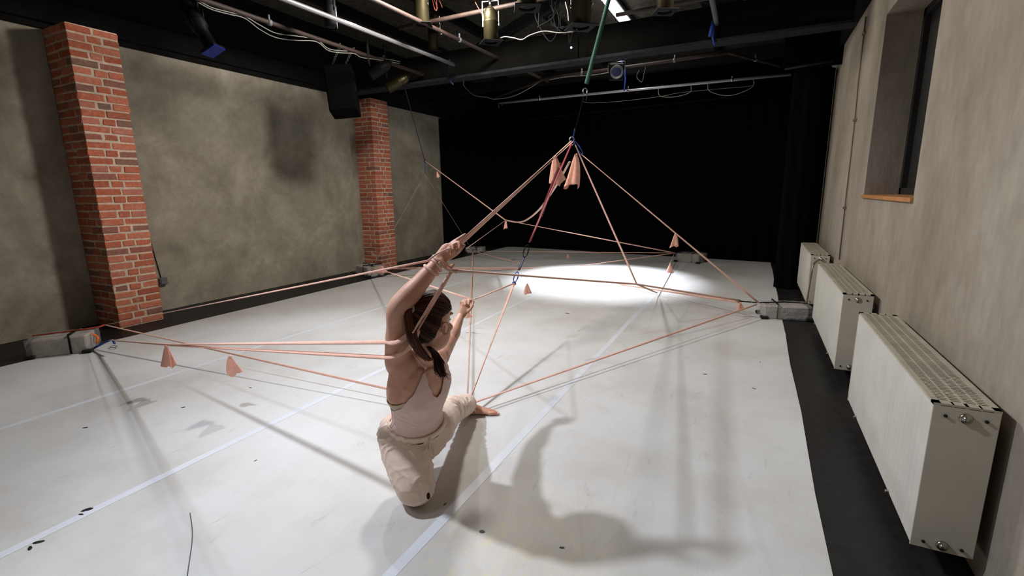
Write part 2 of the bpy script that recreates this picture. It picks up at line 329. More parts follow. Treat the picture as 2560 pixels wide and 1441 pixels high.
# ------------------------------------------------------------------ black curtains
def curtain(path, z0, z1, amp, wl_, seed):
    pts = spline(path, 10); q = random.Random(seed); acc = [0]
    for a, b in zip(pts, pts[1:]): acc.append(acc[-1]+(b-a).length)
    tot = acc[-1]; n = int(tot/.035); ph = q.random()*6
    def fn(u, v):
        s = u*tot; i = max(k for k in range(len(acc)) if acc[k] <= s+1e-9); i = min(i, len(pts)-2)
        f = (s-acc[i])/max(acc[i+1]-acc[i], 1e-6); p = lerp(pts[i], pts[i+1], f); t = (pts[i+1]-pts[i]).normalized(); nn = Vector((-t.y, t.x, 0))
        a = amp*(math.sin(s*2*PI/wl_+ph+.8*math.sin(s*2.1+v))*(.6+.4*math.sin(s*1.3+seed))+.35*math.sin(s*2*PI/wl_*2.3+v*1.5))*(1.15-.5*v)
        p = p+nn*a; return Vector((p.x, p.y, z0+(z1-z0)*v))
    return MB().grid(fn, n, 8)
cb = thing('stage_curtain', (-3, 11.5, 0), 'wide black curtain covering the whole back of the stage', 'curtain')
curtain([(-6.95, 10.05, 0), (-6.7, 10.9, 0), (-5.8, 11.72, 0), (-3, 11.4, 0), (.25, 11.02, 0), (.86, 10.9, 0)], .015, 3.25, .035, .30, 3).build('cloth', 'curtain', cb)
MB().tube([(-6.9, 10.1, 3.3), (-6.65, 10.9, 3.3), (-5.8, 11.7, 3.3), (-3, 11.4, 3.3), (.85, 10.95, 3.3)], .02).build('rail', 'black', cb)
cl = thing('stage_curtain', (.6, 8.4, 0), 'narrow black curtain leg gathered beside the farthest radiator', 'curtain')
curtain([(.34, 8.15, 0), (.58, 8.06, 0), (.76, 8.20, 0), (.872, 8.44, 0)], .015, 3.12, .022, .16, 8).build('cloth', 'curtain', cl)
# ------------------------------------------------------------------ dance vinyl
YE0, YE1 = -.9, 11.0
edges = [-6.02, -4.36, -2.775, -1.19, .385]
lab = ['white dance vinyl roll lying along the brick pillars', 'white dance vinyl roll, second from the brick pillars', 'white dance vinyl roll under the kneeling dancer', 'white dance vinyl roll nearest the radiators']
for i in range(4):
    def back(x): return 10.97-.128*(x-.385)
    x0, x1 = edges[i]+.001, edges[i+1]-.001; mb = MB()
    vs = []
    for k in range(25):
        t = k/24
        for x in (x0, x1):
            y = YE0+(back(x)-YE0)*t; wob = .006*math.sin(y*3.1+i) if (i == 3 and x == x1) or (i == 0 and x == x0) else 0
            vs += [(x+wob, y, .004), (x+wob, y, .0)]
    fs = []
    for k in range(24):
        a = k*4; fs += [(a, a+2, a+6, a+4), (a, a+4, a+5, a+1), (a+2, a+3, a+7, a+6)]
    fs += [(0, 1, 3, 2), (96, 98, 99, 97)]
    mb.add(vs, fs); tag(mb.build('dance_floor_roll', 'vinyl'), lab[i], 'floor covering', 'white vinyl rolls taped edge to edge')
tl = ['pale tape seam running past the farther side of the floor, beside the left wall', 'pale tape seam left of the dancer', 'pale tape seam passing under the dancer\'s shadow']
for i in range(3):
    x = edges[i+1]; mb = MB(); n = 60
    vs = [];
    for k in range(n+1):
        y = YE0+(10.9-YE0)*k/n; wv = .002*math.sin(k*.9+i)
        vs += [(x-.026+wv, y, .0052), (x+.026+wv, y, .0052), (x-.026+wv, y, .004), (x+.026+wv, y, .004)]
    fs = []
    for k in range(n):
        a = k*4; fs += [(a, a+1, a+5, a+4), (a, a+4, a+6, a+2), (a+1, a+3, a+7, a+5)]
    mb.add(vs, fs); tag(mb.build('floor_tape', 'tape'), tl[i], 'tape', 'tape seams between vinyl rolls')

# ------------------------------------------------------------------ scraps and scuffs on the vinyl
def scrap(px_, py_, l, w_, rot, label, name='tape_scrap', cat='scrap', seed=0):
    p = at(px_, py_, Z=.0045); q = random.Random(seed); n = 9; vs = []; t = .0012
    for z in (0, t):
        for k in range(n):
            a = 2*PI*k/n; r = q.uniform(.75, 1.1); x, y = math.cos(a)*l*r, math.sin(a)*w_*r
            vs.append((p.x+x*math.cos(rot)-y*math.sin(rot), p.y+x*math.sin(rot)+y*math.cos(rot), .0045+z))
    fs = [tuple(range(n-1, -1, -1)), tuple(range(n, 2*n))]+[(k, (k+1) % n, n+(k+1) % n, n+k) for k in range(n)]
    tag(MB().add(vs, fs).build(name, 'floor'), label, cat)
for i, (x, y, l, w_, r, lb) in enumerate(((213, 1070, .016, .006, .7, 'small black tape scrap left of the dancer, between the two left tape seams'), (458, 1019, .016, .006, .9, 'small black tape scrap near the upper left tape seam'), (626, 970, .012, .005, .3, 'tiny dark fleck beside the long band shadow'),
        (1885, 972, .018, .005, -.6, 'thin black fleck near the right mat edge'), (1762, 936, .020, .007, .2, 'black scrap on the right half of the floor'), (1418, 784, .035, .010, -.3, 'dark curl of tape beyond the right tape seam'), (1205, 1330, .014, .010, .2, 'black fleck in the dancer\'s shadow by the tape seam'), (1405, 1370, .012, .006, .5, 'black fleck in the shadow of the dancer\'s head'))):
    scrap(x, y, l, w_, r, lb, seed=i)
for i, (x, y, l, w_, r, lb) in enumerate(((219, 1275, .026, .013, .8, 'dark smudge touching the near left tape seam'), (203, 1287, .016, .006, .3, 'thin dark smudge beside the larger smudge at the tape seam'), (97, 1356, .022, .009, .8, 'dark smudge on the near side of the left tape seam'), (75, 1371, .018, .008, -.4, 'dark smudge farthest left along the tape seam'))):
    scrap(x, y, l, w_, r, lb, 'dirt_smudge', 'smudge', 20+i)
sc_ = [at(x, y, Z=.005) for x, y in ((475, 1283), (479, 1310), (481, 1335), (479, 1365), (474, 1400), (468, 1441))]
tag(MB().tube(spline(sc_, 6), .0022, 5, flat=.3, up=(0, 0, 1)).build('scuff_line', 'boxgrey'), 'thin curved dark scuff line at the bottom left of the floor', 'scuff')
# ------------------------------------------------------------------ radiators
RX0, RX1, RZ0, RZ1 = .646, .836, .115, .715
def radiator(y0, y1, label, coarse, valve):
    t = thing('panel_radiator', ((RX0+RX1)/2, (y0+y1)/2, RZ0), label, 'radiator', 'white panel radiators along the right wall')
    n = int((y1-y0)/.0125)
    def front(u, v):
        y = y0+(y1-y0)*u; z = RZ0+.004+(RZ1-RZ0-.012)*v; e = min(1, u*n/2.5, (1-u)*n/2.5, v*10, (1-v)*10)
        k = e*(.0075*math.sin(y*2*PI/.05)+.0012*math.sin(y*33))
        return Vector((RX0+.004-k, y, z))
    MB().grid(front, n, 10).build('front_panel', 'rad', t)
    MB().box((RX0+.012, y0+.006, RZ0+.012), (RX1-.012, y1-.006, RZ0+.03)).box((RX1-.012, y0+.004, RZ0), (RX1, y1-.004, RZ1-.02)).build('rear_panel', 'radside', t)
    for s, y in ((0, y0), (1, y1)):
        a = (RX0, y, RZ0) if s == 0 else (RX0, y-.006, RZ0)
        sp = MB().box(a, (RX1, a[1]+.006, RZ1-.006), .002).build('side_panel', 'radside', t)
        sg = -1 if s == 0 else 1; yy = y+sg*.004
        for zz in (RZ1-.045, RZ0+.03):
            mx = Matrix.Translation((.741, yy, zz)) @ Matrix.Rotation(PI/2, 4, 'X')
            MB().lathe([(.019, -.003), (.019, .004), (.015, .006), (.010, .006), (.010, .013), (.004, .014)], 16, mx).build('plug', 'chrome', sp)
            for xx in (.684, .798):
                MB().lathe([(.006, -.001), (.006, .0035), (.003, .004)], 10, Matrix.Translation((xx, yy, zz)) @ Matrix.Rotation(PI/2, 4, 'X')).build('screw', 'hole', sp)
    # top grille: rim, two long bars and the cross bars between the slots
    g = MB(); zt0, zt1 = RZ1-.010, RZ1
    for xa, xb in ((RX0, RX0+.022), (.700, .706), (.737, .747), (.778, .784), (RX1-.022, RX1)): g.box((xa, y0, zt0), (xb, y1, zt1))
    g.box((RX0, y0, zt0), (RX1, y0+.03, zt1)); g.box((RX0, y1-.03, zt0), (RX1, y1, zt1))
    go = g.build('top_grille', 'radtop', t)
    s = MB(); pitch = .0165 if not coarse else .03; y = y0+.03
    k = 0
    while y < y1-.03:
        s.box((RX0+.02, y, zt0+.002), (RX1-.02, y+pitch*.5, zt1-.001)); y += pitch; k += 1
    tag(s.build('grille_bars', 'radtop', go), kind='stuff')
    MB().box((RX0+.02, y0+.02, RZ1-.06), (RX1-.02, y1-.02, RZ1-.055)).build('inner_plate', 'hole', t)
    for yy in (y0+.16, y1-.2):
        for z_ in (RZ0+.05, RZ1-.14): MB().box((RX1, yy, z_), (XR-.001, yy+.03, z_+.035)).build('wall_bracket', 'radside', t)
    # spring clips under the front edge
    for yy in (y0+.35, y1-.30):
        MB().box((RX0-.012, yy, RZ0+.004), (RX0+.006, yy+.014, RZ0+.016), .002).build('clip', 'chrome', t)
    if valve:
        v = MB(); v.tube([(.75, y0-.03, RZ1-.05), (.75, y0-.005, RZ1-.05)], .012); v.tube(spline([(.75, y0-.025, RZ1-.05), (.70, y0-.12, RZ1-.06), (.655, y0-.24, RZ1-.10), (.64, y0-.27, RZ1-.22), (.63, y0-.27, .30), (.62, y0-.27, .006)], 8), .011)
        v.build('supply_pipe', 'chrome', t)
        MB().lathe([(.015, -.02), (.017, 0), (.014, .03)], 12, Matrix.Translation((.75, y0-.03, RZ1-.05)) @ Matrix.Rotation(PI/2, 4, 'X')).build('valve', 'chrome', t)
    else:
        v = MB(); v.tube([(.79, y1+.02, RZ1-.04), (.80, y1+.10, RZ1-.05), (XR-.014, y1+.13, RZ1-.05)], .012); v.build('valve', 'chrome', t)
    return t
radiator(2.16, 3.62, 'large white radiator nearest the viewer, its slotted top grille clearly seen', False, False)
radiator(4.24, 5.90, 'middle white radiator behind the nearest one, dusty top', False, False)
radiator(6.62, 8.05, 'farthest white radiator, beside the black curtain leg', True, True)
# conduit down the right wall
c0 = [(XR-.014, 6.35, 3.24), (XR-.014, 6.42, 2.6), (XR-.014, 6.50, 1.6), (XR-.014, 6.56, .5)]
cd = thing('wall_conduit', c0[0], 'thin grey cable conduit clipped down the beige wall beside the window niche', 'conduit')
c0 = [at(2165, 42, X=XR-.013), at(2146, 200, X=XR-.013), at(2137, 300, X=XR-.013), at(2112, 520, X=XR-.013), at(2098, 650, X=XR-.013)]
cd.location = c0[0]
MB().tube(c0, .0065).build('pipe', 'conduit', cd)
for q in (at(2160, 84, X=XR-.013), at(2138, 300, X=XR-.013), at(2112, 520, X=XR-.013)):
    MB().box(q-Vector((.014, .028, .012)), q+Vector((.013, .028, .012)), .003).build('clamp', 'chrome', cd)
# socket box on the left wall and small clip
jb = thing('junction_box', (XL, 3.6, .37), 'small grey junction box low on the plaster beside the nearest brick pillar', 'junction box')
p = at(405, 703, X=XL)
jb.location = p
MB().box((XL+.002, p.y-.045, p.z-.045), (XL+.05, p.y+.045, p.z+.045), .006).build('housing', 'boxgrey', jb)
MB().box((XL+.05, p.y-.036, p.z-.036), (XL+.056, p.y+.036, p.z+.036), .002).build('lid', 'boxgrey', jb)
MB().tube([(XL+.012, p.y-.01, p.z+.04), (XL+.012, p.y-.06, p.z+.5), (XL+.012, p.y-.11, p.z+1.3)], .005).build('cable', 'cableb', jb)
# ------------------------------------------------------------------ roof steel
tr = thing('roof_truss', (-3, 7, 3.3), 'dark painted steel roof beam crossing the hall, with diagonal struts above it', 'beam')
MB().box((XL, 6.94, 3.32), (XR+.05, 7.10, 3.72), .006).build('beam', 'beam', tr)
MB().box((XL, 6.90, 3.285), (XR+.05, 7.14, 3.325), .004).build('flange', 'flange', tr)
for a, b in (((-4.3, 7, 3.6), (-2.3, 7, 4.3)), ((-.2, 7, 3.6), (-1.7, 7, 4.3))):
    a, b = Vector(a), Vector(b); dv = (b-a).normalized(); n = Vector((0, 1, 0)).cross(dv)
    mx = Matrix((dv, Vector((0, 1, 0)), n)).transposed().to_4x4(); mx.translation = a
    MB().box((0, -.05, -.07), ((b-a).length, .05, .07), .005, mx).build('strut', 'flange', tr)
q = at(1440, 110, Y=6.93)
MB().box((q.x-.035, 6.915, 3.33), (q.x+.035, 6.94, 4.3), .004).build('post', 'beam', tr)
for Y_, z_ in ((9.6, 3.62), (4.3, 4.12), (1.6, 4.12)):
    tag(MB().box((XL, Y_-.08, z_), (XR+.05, Y_+.08, z_+.2), .006).build('roof_beam', 'black'), {9.6: 'black roof beam above the back curtain', 4.3: 'black roof beam above the hanging lamps', 1.6: 'black roof beam over the dancer'}[Y_], 'beam', 'black roof beams')
for x in (-5.9, -4.6, -3.2, -.9):
    tag(MB().box((x-.05, YN, ZC-.14), (x+.05, YB, ZC), .004).build('rafter', 'black'), {-5.9: 'black rafter nearest the left wall', -4.6: 'black rafter above the rusty left pipe', -3.2: 'black rafter above the hanging cans', -.9: 'black rafter nearest the right wall'}[x], 'rafter', 'black rafters')
mp_ = thing('masking_panel', (.5, 7.9, 3.1), 'black masking panel hanging high in front of the right wall corner', 'panel')
MB().box((.20, 7.88, 3.06), (XR, 7.92, ZC), .004).build('board', 'deep', mp_)
MB().tube([at(1962, 173, Y=7.84), at(2080, 153, Y=7.84)], .014).build('batten', 'flange', mp_)
# ------------------------------------------------------------------ pipes
def pipe(a, b, r, m_, label, cat='pipe', clamps=0, name='lighting_pipe'):
    a, b = Vector(a), Vector(b); t = thing(name, a, label, cat)
    MB().tube([lerp(a, b, i/6) for i in range(7)], r, 12).build('tube', m_, t)
    for i in range(clamps):
        p = lerp(a, b, (i+.5)/clamps); d = (b-a).normalized()
        MB().tube([p-d*.02, p+d*.02], r*1.35, 10).tube([p, p+Vector((0, 0, .08))], r*.5, 6).build('clamp', 'boxgrey' if m_ == 'rust' else 'chrome', t)
    return t
pipe((-5.03, 1.2, 3.4), (-5.02, 6.85, 3.4), .026, 'rust', 'rusty lighting pipe carrying the loudspeaker chains along the left wall', clamps=3)
pipe((-4.36, 2.2, 3.4), (-4.24, 6.57, 3.4), .026, 'pipew', 'bare silver pipe slung under the roof, tied to the beam by navy webbing')
a, b = at(1250, 258, Y=9.27), at(1978, 186, Y=9.5)
pipe(a, b, .024, 'pipew', 'bright silver pipe crossing in front of the back curtain', clamps=3)
pipe((-3.78, 3.0, 3.5), (-3.62, 8.8, 3.5), .024, 'rust', 'rusty pipe running above the left end of the hanging cans', clamps=1)
pipe((-4.3, 5.40, 3.60), (.2, 5.40, 3.60), .026, 'rust', 'rusty cross pipe that the hanging cans are clamped to', clamps=5)
pipe(at(1540, 38, Y=6.3), at(1540, 38, Y=6.3)+(at(1690, 10, Y=6.3)-at(1540, 38, Y=6.3))*3.2, .024, 'rust', 'short rusty pipe passing below the lit batten lamp')
p1, p2, p3 = at(1352, 198, Y=8.42), at(1820, 132, Y=8.38), at(1950, 165, Z=3.5)
pipe(p1, p2, .026, 'rust', 'rusty cross pipe just behind the roof beam', clamps=2)
pipe(p2, p3, .022, 'rust', 'rusty pipe branch leading to the black masking panel', clamps=1)
pipe(at(1355, 200, Y=8.45), at(1238, 245, Y=9.6), .022, 'rust', 'thin rusty pipe branch running back to the silver pipe')
pipe(at(1773, -40, Z=3.5), at(1792, 60, Z=3.5), .03, 'pipew', 'grey pipe end coming forward over the beam, tied with blue webbing')
# ------------------------------------------------------------------ webbing ties
def ribbon(pts, wd, m_, name, parent=None, th=.003, up=None, twist=0, n=6):
    return MB().tube(pts, wd, n, flat=th/wd, up=up, twist=twist).build(name, m_, parent)
def strap(label, m_, wraps, tail, name='webbing_tie'):
    t = thing(name, wraps[0], label, 'strap')
    ribbon(wraps, .022, m_, 'loop', t, up=(0, 1, 0)); ribbon(tail, .014, m_, 'tail', t, up=(0, 1, 0)); return t
q = at(1128, 160, Z=3.4)
strap('navy webbing tie at the end of the slung silver pipe', 'navy', [q+Vector((0, -.05, .05)), q+Vector((0, -.06, -.02)), at(1122, 195, Y=6.88)], [at(1122, 190, Y=6.87), at(1126, 205, Y=6.87), at(1134, 212, Y=6.87)])
strap('bright blue webbing tie wrapped over the beam by the grey pipe end', 'blue', [at(1784, 50, Y=6.87), at(1778, 75, Y=6.87), at(1774, 92, Y=6.87)], [at(1786, 58, Y=6.88), at(1782, 95, Y=6.88), at(1786, 112, Y=6.88)])
strap('long blue webbing hanging from the small floodlight to the silver pipe', 'blue', [at(1552, 150, Y=9.3), at(1562, 190, Y=9.32)], [at(1562, 165, Y=9.33), at(1563, 200, Y=9.33), at(1560, 228, Y=9.33)])
a0_ = at(1256, 257.5, Y=9.272)
strap('navy webbing tie at the curtain end of the bright silver pipe', 'navy', [a0_, a0_+Vector((0, -.02, -.06))], [at(1249, 256, Y=9.25), at(1245, 260, Y=9.25), at(1248, 270, Y=9.25)])
# ------------------------------------------------------------------ lamps
def par(c, r, L, label, top, gel=True, tilt=0, az=0, m_='lampgold', rusty=False):
    """hanging can: shell, rear cap, yoke, clamp, gel frame. c is the centre of the open (lower) end"""
    c = Vector(c); t = thing('par_can', c, label, 'stage lamp', 'hanging stage lamps')
    mx = Matrix.Translation(c) @ Matrix.Rotation(az, 4, 'Z') @ Matrix.Rotation(tilt, 4, 'X')
    MB().lathe([(r*.93, .0), (r, .004), (r, L*.55), (r*1.03, L*.56), (r*1.03, L*.6), (r*.98, L*.61), (r*.98, L*.78), (r*.9, L*.86)], 24, mx, cap=False).build('shell', m_, t)
    MB().lathe([(r*.9, L*.85), (r*.72, L*.95), (r*.45, L), (r*.25, L*1.01), (r*.2, L*1.08), (.004, L*1.09)], 24, mx).build('rear_cap', m_, t)
    MB().lathe([(r*.92, .01), (r*.9, .05), (r*.3, .12)], 20, mx, cap=True).build('lens', 'hole', t)
    hy = L*.5; tp = L*1.18; y = MB()
    for s in (-1, 1): y.box((s*r*1.08-.004, -.012, hy-.02), (s*r*1.08+.004, .012, tp), 0, Matrix.Translation(c) @ Matrix.Rotation(az, 4, 'Z')).tube([c+Matrix.Rotation(az, 3, 'Z') @ Vector((s*r*.98, 0, hy)), c+Matrix.Rotation(az, 3, 'Z') @ Vector((s*r*1.2, 0, hy))], .012)
    y.box((-r*1.1, -.012, tp-.006), (r*1.1, .012, tp+.002), 0, Matrix.Translation(c) @ Matrix.Rotation(az, 4, 'Z'))
    y.build('yoke', 'chrome' if gel else 'lampblack', t)
    tz = max(top, c.z+tp+.03)
    MB().tube([c+Vector((0, 0, tp)), Vector((c.x, c.y, tz))], .008).box((c.x-.02, c.y-.03, tz-.035), (c.x+.02, c.y+.03, tz+.035), .006).build('clamp', 'lampblack', t)
    if gel:
        g = MB(); s = r*1.32; s2 = r*.86; n = 24; vs = []
        for k in range(n):
            a = 2*PI*k/n; ca, sa = math.cos(a), math.sin(a); q = s/max(abs(ca), abs(sa)); vs += [(ca*q, sa*q, -.012), (ca*s2, sa*s2, -.012), (ca*q, sa*q, -.004), (ca*s2, sa*s2, -.004)]
        fs = []
        for k in range(n):
            i, j = k*4, ((k+1) % n)*4; fs += [(i, j, j+1, i+1), (i+2, i+3, j+3, j+2), (i, i+2, j+2, j), (i+1, j+1, j+3, i+3)]
        g.add([mx @ Matrix.Rotation(.5, 4, 'Z') @ Vector(v) for v in vs], fs).build('gel_frame', 'lampblack', t)
    return t
par(at(1056, 60, Y=5.15), .085, .42, 'bronze stage can hanging left, open gel frame below', 3.57)
par(at(1084, 128, Y=6.6), .075, .40, 'farther bronze stage can hanging behind its neighbour, half in shade', 3.95, az=.7)
par(at(1228, 104, Y=5.4), .088, .37, 'bronze stage can hanging alone in front of the diagonal strut', 3.60, az=.3)
par(at(1318, 18, Y=4.9), .10, .36, 'bronze stage can cut off by the top edge, its rim bluish', 3.9)
par(at(1452, 66, Y=5.05), .10, .40, 'large bronze stage can hanging beside the cable bundle', 3.9, az=.2)
par(at(1662, 28, Y=5.6), .085, .36, 'dark stage can hanging right of the lit batten lamp', 3.95)
par(at(828, 70, Y=4.4), .07, .38, 'black narrow stage lamp hanging between the two long pipes', 3.75, gel=False, m_='lampblack')
par(at(968, 222, X=-5.03), .075, .36, 'bronze can lamp tipped toward the stage above the second pillar', 3.6, gel=False, tilt=-1.05, az=-.9)
par(at(925, 190, X=-5.03), .075, .34, 'dark can lamp tucked between the loudspeaker and its tipped neighbour', 3.6, gel=False, tilt=-1.0, az=-.9, m_='lampblack')
# profile spotlight with blue gel, top left
c = at(500, 70, Y=3.35); t = thing('profile_spotlight', c, 'black profile spotlight with a blue gel, tilted down from the left pipe', 'stage lamp')
d = (at(525, 118, Y=3.42)-at(468, 20, Y=3.35)).normalized(); rot = d.to_track_quat('Z', 'Y').to_matrix().to_4x4(); mx = Matrix.Translation(c) @ rot
MB().lathe([(.05, -.26), (.075, -.24), (.085, -.1), (.085, 0), (.066, .02), (.066, .20), (.072, .205), (.072, .22)], 20, mx).build('housing', 'lampblack', t)
MB().box((-.085, -.085, .225), (.085, .085, .24), .003, mx).build('gel_holder', 'lampblack', t)
MB().box((-.085, -.09, .242), (.085, .085, .262), .004, mx).build('blue_gel', 'gel', t)
MB().box((.082, -.01, .02), (.09, .012, .13), 0, mx).build('shutter_lever', 'orange', t)
y = MB()
for s in (-1, 1): y.box((s*.10-.005, -.015, -.05), (s*.10+.005, .015, .02), 0, mx)
y.tube([c+rot.to_3x3() @ Vector((-.10, 0, -.03)), c+Vector((-.07, 0, .16)), c+Vector((.07, 0, .16)), c+rot.to_3x3() @ Vector((.10, 0, -.03))], .01).tube([c+Vector((0, 0, .16)), Vector((c.x, c.y, 3.46))], .012); y.build('yoke', 'lampblack', t)
# small floodlight
c = at(1541, 180, Y=8.3); t = thing('floodlight', c, 'small square floodlight with a round dark lens behind the beam', 'stage lamp')
mx = Matrix.Translation(c) @ Matrix.Rotation(.35, 4, 'Z') @ Matrix.Rotation(.25, 4, 'X')
MB().box((-.12, -.06, -.13), (.12, .08, .13), .015, mx).build('housing', 'lampblack', t)
MB().lathe([(.105, 0), (.105, .02), (.092, .022), (.092, .005)], 24, mx @ Matrix.Translation((0, -.06, 0)) @ Matrix.Rotation(PI/2, 4, 'X')).build('lens_ring', 'boxgrey', t)
MB().lathe([(.09, 0), (.05, .006), (.004, .009)], 24, mx @ Matrix.Translation((0, -.062, 0)) @ Matrix.Rotation(PI/2, 4, 'X')).build('lens', 'navy', t)
MB().tube([c+Vector((-.14, 0, 0)), c+Vector((-.14, 0, .15)), c+Vector((.14, 0, .15)), c+Vector((.14, 0, 0))], .007).tube([c+Vector((0, 0, .15)), c+Vector((0, 0, .25))], .01).build('yoke', 'chrome', t)
# lit batten lamp
t = thing('batten_lamp', (-2.14, 7.85, 4.25), 'lit white batten lamp, the only bright strip at the ceiling', 'lamp')
MB().box((-2.23, 6.8, 4.24), (-2.05, 8.95, 4.31), .01).build('housing', 'boxgrey', t)
for k in range(3):
    y0 = 6.84+.70*k; MB().box((-2.22, y0, 4.205), (-2.06, y0+.65, 4.242), .008).build('diffuser', 'led', t)
for y_ in (7.1, 8.6): MB().tube([(-2.14, y_, 4.3), (-2.14, y_, ZC)], .008).build('hanger', 'cableb', t)
# ------------------------------------------------------------------ loudspeaker
sp = at(855, 228, Y=5.35); t = thing('loudspeaker', sp, 'black loudspeaker hung on chains in front of the farther brick pillar', 'speaker')
mx = Matrix.Translation(sp) @ Matrix.Rotation(-.10, 4, _f) @ Matrix.Rotation(.62, 4, 'Z') @ Matrix.Rotation(-.16, 4, 'X')
MB().box((-.19, -.14, -.32), (.19, .2, .32), .012, mx).build('cabinet', 'deep', t)
MB().box((-.175, -.152, -.305), (.175, -.138, .305), .006, mx).build('front_grille', 'deep', t)
MB().box((.186, -.02, -.02), (.196, .06, .12), .004, mx).build('side_handle', 'cableb', t)
MB().tube([mx @ Vector((-.16, .02, .32)), mx @ Vector((-.16, .02, .37)), mx @ Vector((.16, .02, .37)), mx @ Vector((.16, .02, .32))], .012).build('bracket', 'lampblack', t)
for k, (a, b) in enumerate(((mx @ Vector((-.08, .02, .38)), Vector((-5.025, 5.08, 3.43))), (mx @ Vector((.1, .02, .38)), Vector((-5.025, 5.30, 3.43))))):
    ch = MB(); n = max(4, int((b-a).length/.035)); dv = (b-a).normalized()
    for i in range(n+1):
        p = lerp(a, b, i/n); ax = Vector((1, .3, 0)) if i % 2 else Vector((-.3, 1, 0)); ch.torus(p, ax, .014, .0035, 10, 5, (1.5, .75), dv)
    ch.build('chain', 'steel', t)
# ------------------------------------------------------------------ cables
SPA, SPB = at(1250, 258, Y=9.27), at(1978, 186, Y=9.5)
def SPL(x):
    """the bright silver pipe's centre seen at pixel column x"""
    t = min(range(401), key=lambda k: abs(1280+FPX*(lerp(SPA, SPB, k/400)-CAM).dot(_r2)/(lerp(SPA, SPB, k/400)-CAM).dot(_f)-x))/400
    return lerp(SPA, SPB, t)
def cable(pts, r, m_, label, n=10):
    o = MB().tube(spline(pts, n), r, 6).build('cable', m_); return tag(o, label, 'cable')
pc = [(495, 2), (530, 20), (575, 32), (612, 42), (650, 70), (690, 90), (740, 97), (790, 100), (820, 122), (850, 128), (885, 130), (905, 140), (950, 146), (1000, 155)]
cable([at(x, y+4, X=-5.0) for x, y in pc], .006, 'cable', 'pale cable looping below the rusty left pipe, lower of the pair')
cable([at(x, y-1-(6 if 640 < x < 780 else 0), X=-5.03) for x, y in pc], .006, 'cable', 'pale cable tied along the rusty left pipe, upper of the pair')
cable([at(x, y, Y=8.3) for x, y in ((1372, 200), (1420, 192), (1480, 188), (1530, 180))], .006, 'cable', 'pale cable under the rusty pipe behind the beam')
cable([Vector((at(1160, 205, Y=7.14).x, 7.14, 3.3))]+[at(x, y, Y=9.0) for x, y in ((1160, 215), (1185, 238), (1215, 243), (1240, 248), (1290, 238), (1345, 207))]+[p1], .008, 'cable', 'pale cable drooping beyond the beam toward the silver pipe')
cable([SPL(1462)]+[at(x, y, Y=9.35) for x, y in ((1462, 256), (1530, 255), (1640, 243), (1700, 232), (1800, 222), (1880, 214))]+[SPL(1882)], .003, 'cable', 'thin pale line slung under the bright silver pipe')
cable([SPL(1770)]+[at(x, y, Y=9.4) for x, y in ((1772, 226), (1795, 236), (1822, 239), (1852, 232), (1882, 216))]+[SPL(1884)], .006, 'cable', 'short cable loop hanging from the right end of the silver pipe')
cable([SPL(1646)]+[at(x, y, Y=9.4) for x, y in ((1648, 238), (1665, 243), (1695, 241), (1726, 230))]+[SPL(1728)], .006, 'cable', 'short cable loop hanging midway along the silver pipe')
cable([p1+(p2-p1)*.55]+[at(x, y, Y=8.40) for x, y in ((1612, 164), (1610, 185), (1604, 205), (1592, 192), (1598, 175))], .004, 'cable', 'thin wire dangling right of the small floodlight')
cable([at(1236, 80, Y=5.42)]+[at(x, y, Y=5.45) for x, y in ((1244, 96), (1262, 92), (1285, 95), (1305, 99), (1325, 88), (1360, 78), (1400, 82), (1440, 76))]+[at(1448, 50, Y=5.08)], .006, 'cable', 'pale wavy cable right of the lone bronze can')
for k in range(7):
    x0 = 1345+14*k; q = random.Random(k+3)
    pts = [(x0+q.uniform(-14, 14), -25), (x0+q.uniform(-20, 20), 20+q.uniform(-10, 20)), (x0+q.uniform(-26, 20), 55+q.uniform(-10, 20)), (x0+20+q.uniform(-20, 20), 95+q.uniform(-30, 12)), (x0+30+q.uniform(-15, 15), 50+q.uniform(-20, 20)), (x0+28, 5)]
    o = cable([Vector((at(x0, -20, Y=5.4).x, 5.4, 3.63))]+[at(x, y, Y=5.5+.08*k) for x, y in pts], .007 if k != 3 else .009, 'cableb', 'dark looped cable in the tangle beside the large bronze can'); tag(o, group='tangle of dark cables')
cable([at(x, y, Y=5.4) for x, y in ((1414, 5), (1420, 30), (1422, 52))], .009, 'cable', 'white connector lead hanging in the cable tangle')
cable([at(1094, 21, Y=5.40), at(1080, -12, Y=5.34), at(1086, 20, Y=5.3), at(1092, 24, Y=5.3), at(1092, -10, Y=5.34), at(1106, 19, Y=5.40)], .005, 'orange', 'orange wire loop hanging left of the cross pipe')
cable([at(x, y, Y=5.3) for x, y in ((1188, 5), (1196, 20), (1204, 34))], .004, 'orange', 'thin orange wire beside the lone bronze can')
cable([at(x, y, Y=5.5) for x, y in ((1098, 40), (1100, 70), (1104, 85), (1098, 80), (1102, 60))], .004, 'cable', 'small pale cable loop beside the farther bronze can')
t = thing('indicator_lamp', at(1428, 119, Y=6.6), 'tiny blue indicator light hanging from a wire over the beam', 'lamp')
q = at(1428, 119, Y=6.6); MB().lathe([(.004, -.014), (.012, -.008), (.014, 0), (.010, .01), (.003, .014)], 12, Matrix.Translation(q)).build('bulb', 'ledb', t); MB().tube([q, Vector((q.x, q.y, ZC))], .003).build('wire', 'cableb', t)
